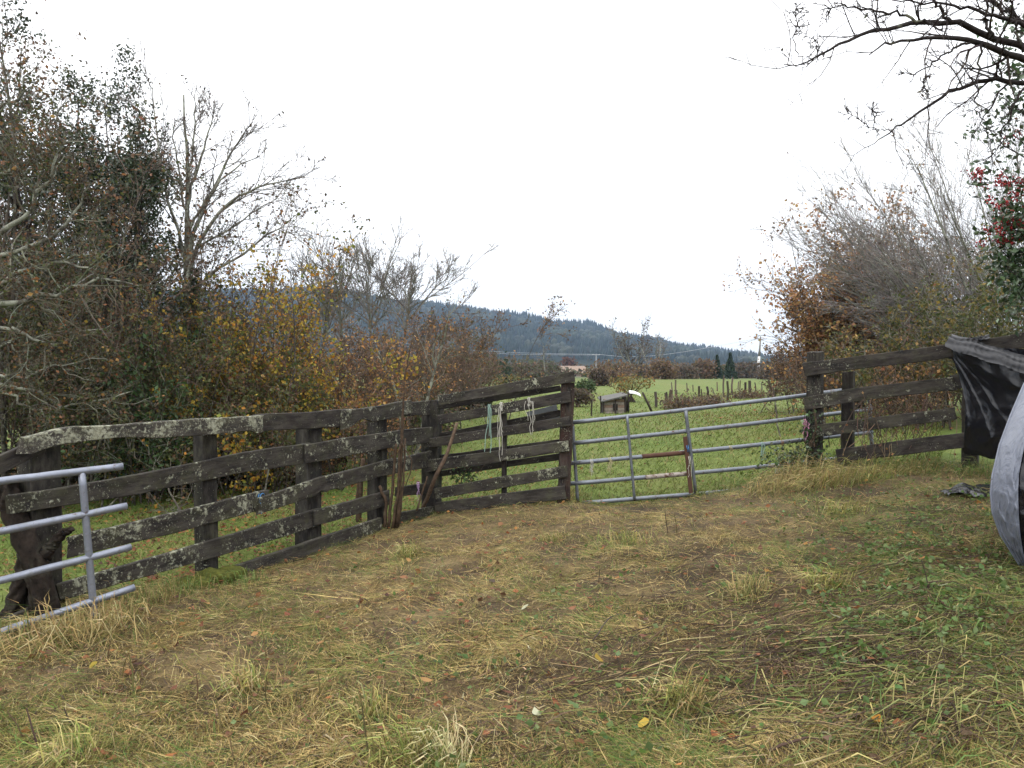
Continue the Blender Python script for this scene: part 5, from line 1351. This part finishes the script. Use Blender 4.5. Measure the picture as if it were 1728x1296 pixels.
for k, (u, v, pal) in enumerate(spots):
    g = G(u, v) + np.array([0, 0, .045])
    c = pick(r, 1, pal, .1)[0] if pal is not None else np.array([.50, .50, .34])
    a = r.uniform(0, 6.28); e = np.array([math.cos(a), math.sin(a), r.normal(0, .2)]); b2 = np.array([-math.sin(a), math.cos(a), r.normal(.2, .35)])
    s = r.uniform(.020, .034); ts = np.linspace(-1, 1, 6); wv = np.array([.05, .55, .75, .65, .4, .03]) * s
    V = []
    for t, w in zip(ts, wv):
        cc = g + e * s * t + np.array([0, 0, .012 * t * t])
        V += [cc - b2 * w + [0, 0, w * .3], cc, cc + b2 * w + [0, 0, w * .3]]
    Q = [(3 * i + j, 3 * i + j + 1, 3 * i + j + 4, 3 * i + j + 3) for i in range(5) for j in range(2)]
    kind_ = 'pale whitish' if pal is None else ('dark brown' if pal is BROWN else ('yellow-orange' if pal is GOLD else 'rusty orange'))
    same = sorted(i for i in range(len(spots)) if spots[i][2] is pal); same.sort(key=lambda i: spots[i][0])
    solo('fallen_leaf', MB().add(np.array(V), Q, None, c), M_leaf, f'{ORD[same.index(k)]} from the left of the {kind_} fallen leaves on the yard', 'leaf', f'{kind_} leaves on the yard', origin=g, smooth=True)

# tufts
def tuft(u, v, n, L, lean, pal, label, seed, spread=.06, group='grass tufts in the yard', w=.005, el0=.25, el1=1.0):
    r = rng_of(seed); g = G(u, v); root = g
    a = r.uniform(0, 6.28, n); ln = L * r.uniform(.5, 1.2, n); el = r.uniform(el0, el1, n)
    P = np.stack([g[0] + r.normal(0, spread, n), g[1] + r.normal(0, spread, n), 0 * a], 1)
    a = a * .75 + lean
    a = np.where(el < .2, lean + r.normal(0, .5, n), a)
    h = np.stack([np.zeros(n), ln * .55 * el + .02, ln * (.75 * el - .25 * (1 - el))], 1); h[:, 2] = np.maximum(h[:, 2], .01)
    solo('grass_tuft', MB().blades(P, a, ln * (1.05 - .6 * el), r.uniform(.6, 1.3, n) * w, h, pick(r, n, pal), gz), M_grass, label, 'grass tuft', group, origin=g)
YGT = [(3, (.34, .31, .10)), (2, (.22, .25, .065)), (2, (.42, .35, .16)), (2, (.14, .18, .045)), (1, (.22, .16, .07))]
STR = [(3, (.38, .28, .12)), (2, (.26, .18, .08)), (1, (.45, .38, .2))]
MIX = [(2, (.28, .22, .09)), (2, (.14, .16, .045)), (2, (.36, .28, .12))]
tuft(1140, 1195, 240, .24, 2.6, YGT + STR, 'large pale straw tuft with cut ends in the lower middle right', 601, .07)
tuft(690, 1285, 240, .26, 2.4, YGT, 'bright yellow-green tuft at the bottom edge', 602, .08)
tuft(760, 1292, 90, .22, .2, [(1, (.5, .44, .24))], 'bleached bent tuft beside the bright one at the bottom edge', 603, .04)
tuft(420, 1165, 170, .2, .8, YGT + STR, 'pale tuft in the lower left of the yard', 604)
tuft(130, 1285, 130, .22, .2, YGT, 'light tuft at the bottom left', 605, .07)
tuft(1395, 995, 170, .22, 2.4, YGT, 'yellow-green tuft in front of the right fence', 606)
tuft(1265, 1005, 160, .22, 0, MIX, 'drooping brownish tuft beside an orange leaf', 607)
tuft(690, 940, 150, .2, 1.5, YGT, 'yellow-green tuft in front of the fence corner', 608)
tuft(620, 1215, 110, .2, 1.0, MIX + YGT, 'loose green tuft left of the bottom centre', 609)
tuft(1420, 870, 170, .25, 2.6, YGT, 'pale flattened tuft below the right fence rails', 610, .09)
tuft(930, 915, 90, .12, 1, MIX, 'small brown tuft in the middle of the yard', 611)
tuft(950, 845, 260, .30, 3.0, MIX + STR, 'dry tuft round the foot of the red-brown post', 612, .14)
tuft(905, 850, 160, .22, 3.0, MIX + STR, 'dry tuft under the kickboard left of the red-brown post', 613, .12)
tuft(1335, 815, 420, .42, 2.8, STR + MIX, 'tall dry tuft heaped against the right gate post', 614, .16)
tuft(1385, 820, 420, .46, 2.4, STR + MIX + YGT, 'tall tuft under the left end of the right fence', 615, .18)
tuft(1460, 810, 300, .34, 2.2, MIX + YGT, 'green and straw tuft under the lowest right rail', 616, .2)
tuft(1540, 800, 300, .30, 2.2, MIX + [(2, (.1, .15, .04))], 'greener tuft under the middle of the right fence', 617, .2)
tuft(1290, 832, 200, .26, 3.0, MIX, 'low tuft at the right end of the steel gate', 618, .14)
tuft(1176, 838, 110, .18, 1.5, [(2, (.2, .22, .06)), (1, (.12, .17, .04))], 'small green tuft under the second gate upright', 619, .07)
tuft(60, 1085, 240, .30, .4, STR + MIX, 'dry tuft under the open gate at the left edge', 620, .14)
tuft(150, 1075, 240, .28, 5.6, STR + MIX, 'dry tuft round the foot of the open gate upright', 621, .13)
tuft(300, 1000, 160, .2, 1, [(2, (.09, .14, .035)), (2, (.2, .18, .06))], 'green tuft in front of the mossy hump', 622, .13)
tuft(235, 1015, 200, .2, 1, [(2, (.12, .15, .04)), (2, (.28, .21, .09))], 'mixed green and straw tuft under the lowest lichen rail', 630, .13)
tuft(200, 1040, 200, .22, 5.8, STR + MIX, 'straw tuft beside the end of the open gate', 631, .13)
tuft(410, 985, 150, .16, 1, [(2, (.09, .14, .035)), (1, (.16, .2, .06))], 'short green tuft beside the kickboard', 623, .14)
tuft(1640, 800, 200, .25, 2, [(2, (.09, .15, .035)), (1, (.16, .2, .06)), (1, (.3, .25, .1))], 'green tuft below the black sheet', 624, .2)
tuft(1060, 915, 160, .16, 1, YGT + MIX, 'yellowish tuft between the gate and the middle of the yard', 625, .1)
tuft(1690, 1010, 300, .30, 2.6, [(2, (.1, .15, .04)), (2, (.2, .2, .07))], 'long green tuft in front of the wrapped bundle', 626, .2, el0=.02, el1=.4)
tuft(1600, 1080, 300, .35, 2.8, [(2, (.1, .15, .04)), (2, (.2, .2, .07)), (1, (.34, .28, .12))], 'long combed-over tuft in the lower right', 627, .2, el0=.02, el1=.4)
tuft(1690, 1200, 300, .40, 2.9, [(2, (.1, .15, .04)), (2, (.22, .22, .08)), (1, (.36, .30, .12))], 'long combed-over tuft in the bottom right corner', 628, .2, el0=.02, el1=.4)
tuft(1500, 1220, 260, .35, 2.9, [(2, (.1, .14, .04)), (2, (.24, .22, .08)), (1, (.36, .30, .12))], 'long flattened tuft left of the bottom right corner', 629, .2, el0=.02, el1=.4)

# low broad-leaved weeds on the right
n = 5200
u = np.concatenate([R0.normal(1560, 110, 3600), R0.normal(1000, 320, 900), R0.uniform(1350, 1720, 700)]); v = np.concatenate([R0.normal(980, 95, 3600), R0.uniform(900, 1290, 900), R0.uniform(850, 1200, 700)])
kx = (u - 864) / F; y = 1.45 * F / np.maximum(v - 610, 60); y = y * (1 + 0 * u); x = kx * y
cl_ = wavy(x, y, 530, .5); ok = (cl_ > -.1) & (beyond(x, y) < 0) & (y < 9) & (y > 1.8); x, y = x[ok], y[ok]
solo('ground_weeds', MB().leaves(np.stack([x, y, gz(x, y) + R0.uniform(.015, .09, len(x))], 1), R0.uniform(.018, .045, len(x)), R0, pick(R0, len(x), [(3, (.075, .12, .03)), (2, (.10, .15, .045)), (1, (.15, .2, .08))]), 1.3, flat=.5), M_leaf, 'low broad-leaved green weeds among the cut grass', 'weeds', kind='stuff')

# upright cut stems
r = rng_of(540)
STEMC = [(2, (.09, .065, .035)), (1, (.12, .10, .04)), (1, (.06, .045, .035))]
STALKS = [(625, 1290, 608, 1170), (640, 1296, 604, 1165), (735, 1020, 742, 955), (885, 1210, 893, 1135), (455, 1200, 450, 1140), (375, 1240, 365, 1180), (540, 1180, 537, 1135), (330, 1190, 332, 1140), (225, 1175, 218, 1105), (205, 1140, 218, 1100),
                                      (128, 1235, 108, 1195), (45, 1250, 12, 1200), (70, 1270, 45, 1195), (450, 1115, 435, 1040), (180, 1120, 186, 1085), (1128, 900, 1122, 862), (1143, 902, 1138, 868), (1040, 955, 1045, 930), (960, 1290, 950, 1240), (400, 1290, 388, 1245),
                                      (685, 1165, 680, 1150), (1010, 985, 1012, 960), (815, 1090, 822, 1068), (730, 1290, 724, 1255), (1570, 1000, 1555, 945), (1465, 980, 1485, 950)]
STK = sorted(range(len(STALKS)), key=lambda i: STALKS[i][0])
for k, (u0, v0, u1, v1) in enumerate(STALKS):
    g = G(u0, v0); t = W(u1, v1, g[1] + r.normal(0, .02)); m_ = (g + t) / 2 + r.normal(0, .006, 3)
    solo('dry_stalk', MB().tubes(np.array([g - [0, 0, .03], m_, t]), np.array([.0038, .0034, .0026]) * r.uniform(.7, 1.2), 6, pick(r, 1, STEMC)[0], cap=True), M_twig, f'{ORD[STK.index(k)]} of the thin cut stalks standing in the yard, counted from the left', 'stalk', 'cut stalks standing in the yard', origin=g)
# twigs lying about
for k, (u0, v0, u1, v1, rr, lab) in enumerate([(1000, 1090, 1055, 1035, .007, 'curved dark twig on the ground right of the middle'), (1080, 1100, 1190, 1050, .006, 'long straight dark twig on the bare patch'), (1330, 1075, 1245, 1120, .005, 'thin grey twig left of the weeds'),
                                             (1540, 1000, 1720, 1110, .005, 'long brown stem crossing the green weeds'), (1560, 895, 1700, 990, .005, 'brown stem lying below the wrapped bundle'), (1400, 1130, 1640, 1120, .005, 'long straw-brown stem in the lower right'), (1200, 1125, 1480, 1150, .005, 'thin reddish stem across the lower right'),
                                             (1350, 1180, 1620, 1205, .005, 'dark bent stem near the bottom right'), (1300, 1280, 1380, 1260, .010, 'thick dark stick end at the bottom right'), (1610, 1245, 1590, 1190, .007, 'short dark stick standing out of the long grass'), (880, 1045, 840, 1058, .005, 'short twig left of the pale leaf'),
                                             (1140, 966, 1200, 970, .008, 'dark twig beside the bare patch near the gate'), (860, 1145, 900, 1130, .005, 'little dark twig beside the tall cut stem'), (1500, 1090, 1590, 1060, .005, 'green-brown stem lying in the weeds'), (1170, 950, 1215, 955, .007, 'short bark-brown stick near the bare patch'),
                                             (1480, 905, 1620, 880, .004, 'long thin brown stem under the plastic scrap'), (620, 1020, 600, 1030, .006, 'dark twig on the left half of the yard'), (1620, 765, 1690, 815, .005, 'dark cord-like stem hanging below the black sheet')]):
    a, b_ = G(u0, v0), G(u1, v1)
    if np.linalg.norm(a - b_) > 2.2: b_ = a + (b_ - a) * 2.2 / np.linalg.norm(a - b_)
    K = 9; s = np.linspace(0, 1, K); P = a * (1 - s[:, None]) + b_ * s[:, None]; P[:, :2] += np.cumsum(r.normal(0, .005, (K, 2)), 0); P[:, 2] = gz(P[:, 0], P[:, 1]) + .03 + .02 * np.sin(s * math.pi * r.uniform(.5, 2))
    solo('fallen_twig', MB().tubes(P, np.linspace(rr * .65, rr * .35, K), 6, pick(r, 1, [(2, (.07, .05, .038)), (1, (.10, .07, .045)), (1, (.12, .11, .06))])[0], cap=True), M_twig, lab, 'twig', 'twigs lying in the yard', origin=a)

# ivy at the right gate post and brambles through the rails
def creeper(name, label, cat, cu, cv, Y, su, sv, n, pal, size, seed, stems, mat):
    r = rng_of(seed); c = W(cu, cv, Y); g = c.copy(); g[2] = float(gz(c[0], Y))
    root = thing(name, label, cat, g)
    q = np.array([W(a, b_, Y + e) for a, b_, e in zip(r.normal(cu, su, n), r.normal(cv, sv, n), r.normal(0, .07, n))])
    q[:, 2] = np.maximum(q[:, 2], gz(q[:, 0], q[:, 1]) + .02)
    part('foliage', MB().leaves(q, r.uniform(.6, 1.3, n) * size, r, pick(r, n, pal), 1.3), mat, root)
    Ps = []
    for k in range(stems):
        a = W(r.normal(cu, su), cv + sv * 1.6, Y + r.normal(0, .05)); b_ = W(r.normal(cu, su), cv - sv * r.uniform(.5, 1.8), Y + r.normal(0, .08))
        s = np.linspace(0, 1, 8)[:, None]; P = a * (1 - s) + b_ * s; P[1:] += np.cumsum(r.normal(0, .018, (7, 3)), 0); Ps.append(P)
    part('stem', MB().tubes(np.array(Ps), np.tile(np.linspace(.006, .003, 8), (stems, 1)), 4, (.09, .065, .045)), M_twig, root, kind='stuff')
creeper('ivy', 'ivy climbing the right gate post below the second rail', 'ivy', 1372, 722, 9.28, 10, 20, 170, GREEN + HOLLY, .045, 701, 10, M_gloss)
creeper('ivy', 'ivy and bramble heaped over the end of the fourth gate rail', 'ivy', 1345, 778, 9.25, 26, 14, 620, GREEN + HOLLY + OLIVE, .045, 702, 14, M_gloss)
creeper('nettle_clump', 'green nettles beside the leaning stick behind the doubled fence', 'nettle', 785, 800, 9.15, 12, 10, 160, GREEN, .04, 703, 8, M_leaf)
r = rng_of(710)
rt = thing('bramble', 'arching bare bramble canes hanging through the right fence rails', 'bramble', base_at(1500, 9.0))
Ps = []
for k in range(46):
    u0 = r.uniform(1450, 1600); a = W(u0, r.uniform(640, 690), 9.05 + r.normal(0, .1)); b_ = W(u0 + r.normal(0, 28), r.uniform(735, 790), 8.75 + r.normal(0, .08))
    s = np.linspace(0, 1, 9)[:, None]; P = a * (1 - s) + b_ * s; P[:, 0] += .12 * r.normal() * np.sin(s[:, 0] * math.pi); P[1:] += np.cumsum(r.normal(0, .012, (8, 3)), 0); Ps.append(P)
for k in range(26):
    a = W(r.uniform(1440, 1560), r.uniform(670, 720), 9.1); b_ = W(r.uniform(1520, 1620), r.uniform(640, 720), 9.1)
    s = np.linspace(0, 1, 9)[:, None]; P = a * (1 - s) + b_ * s; P[:, 2] += .1 * np.sin(s[:, 0] * math.pi); P[1:] += np.cumsum(r.normal(0, .015, (8, 3)), 0); Ps.append(P)
part('cane', MB().tubes(np.array(Ps), np.tile(np.linspace(.006, .003, 9), (len(Ps), 1)), 4, pick(r, len(Ps), [(2, (.08, .055, .04)), (1, (.13, .09, .06))])), M_twig, rt, kind='stuff')
q = np.concatenate(Ps)[r.integers(0, len(Ps) * 9, 240)] + r.normal(0, .03, (240, 3))
part('foliage', MB().leaves(q, .04, r, pick(r, 240, BROWN + RUST + OLIVE), 1.4), M_leaf, rt)

# ------------------------------------------------------------------ haze: even thin air round the whole place
hz = boxm((0, 0, 110), 5600, 5600, 240)
M_haze = bpy.data.materials.new('haze'); M_haze.use_nodes = True
hn = M_haze.node_tree; hn.nodes.clear()
ho = hn.nodes.new('ShaderNodeOutputMaterial'); hv = hn.nodes.new('ShaderNodeVolumePrincipled')
hv.inputs['Color'].default_value = (.50, .70, 1.0, 1); hv.inputs['Density'].default_value = .00017; hv.inputs['Anisotropy'].default_value = 0.0
hn.links.new(hv.outputs[0], ho.inputs['Volume'])
solo('haze', hz, M_haze, 'thin pale blue winter haze filling the valley air', 'haze', kind='stuff', col=False)
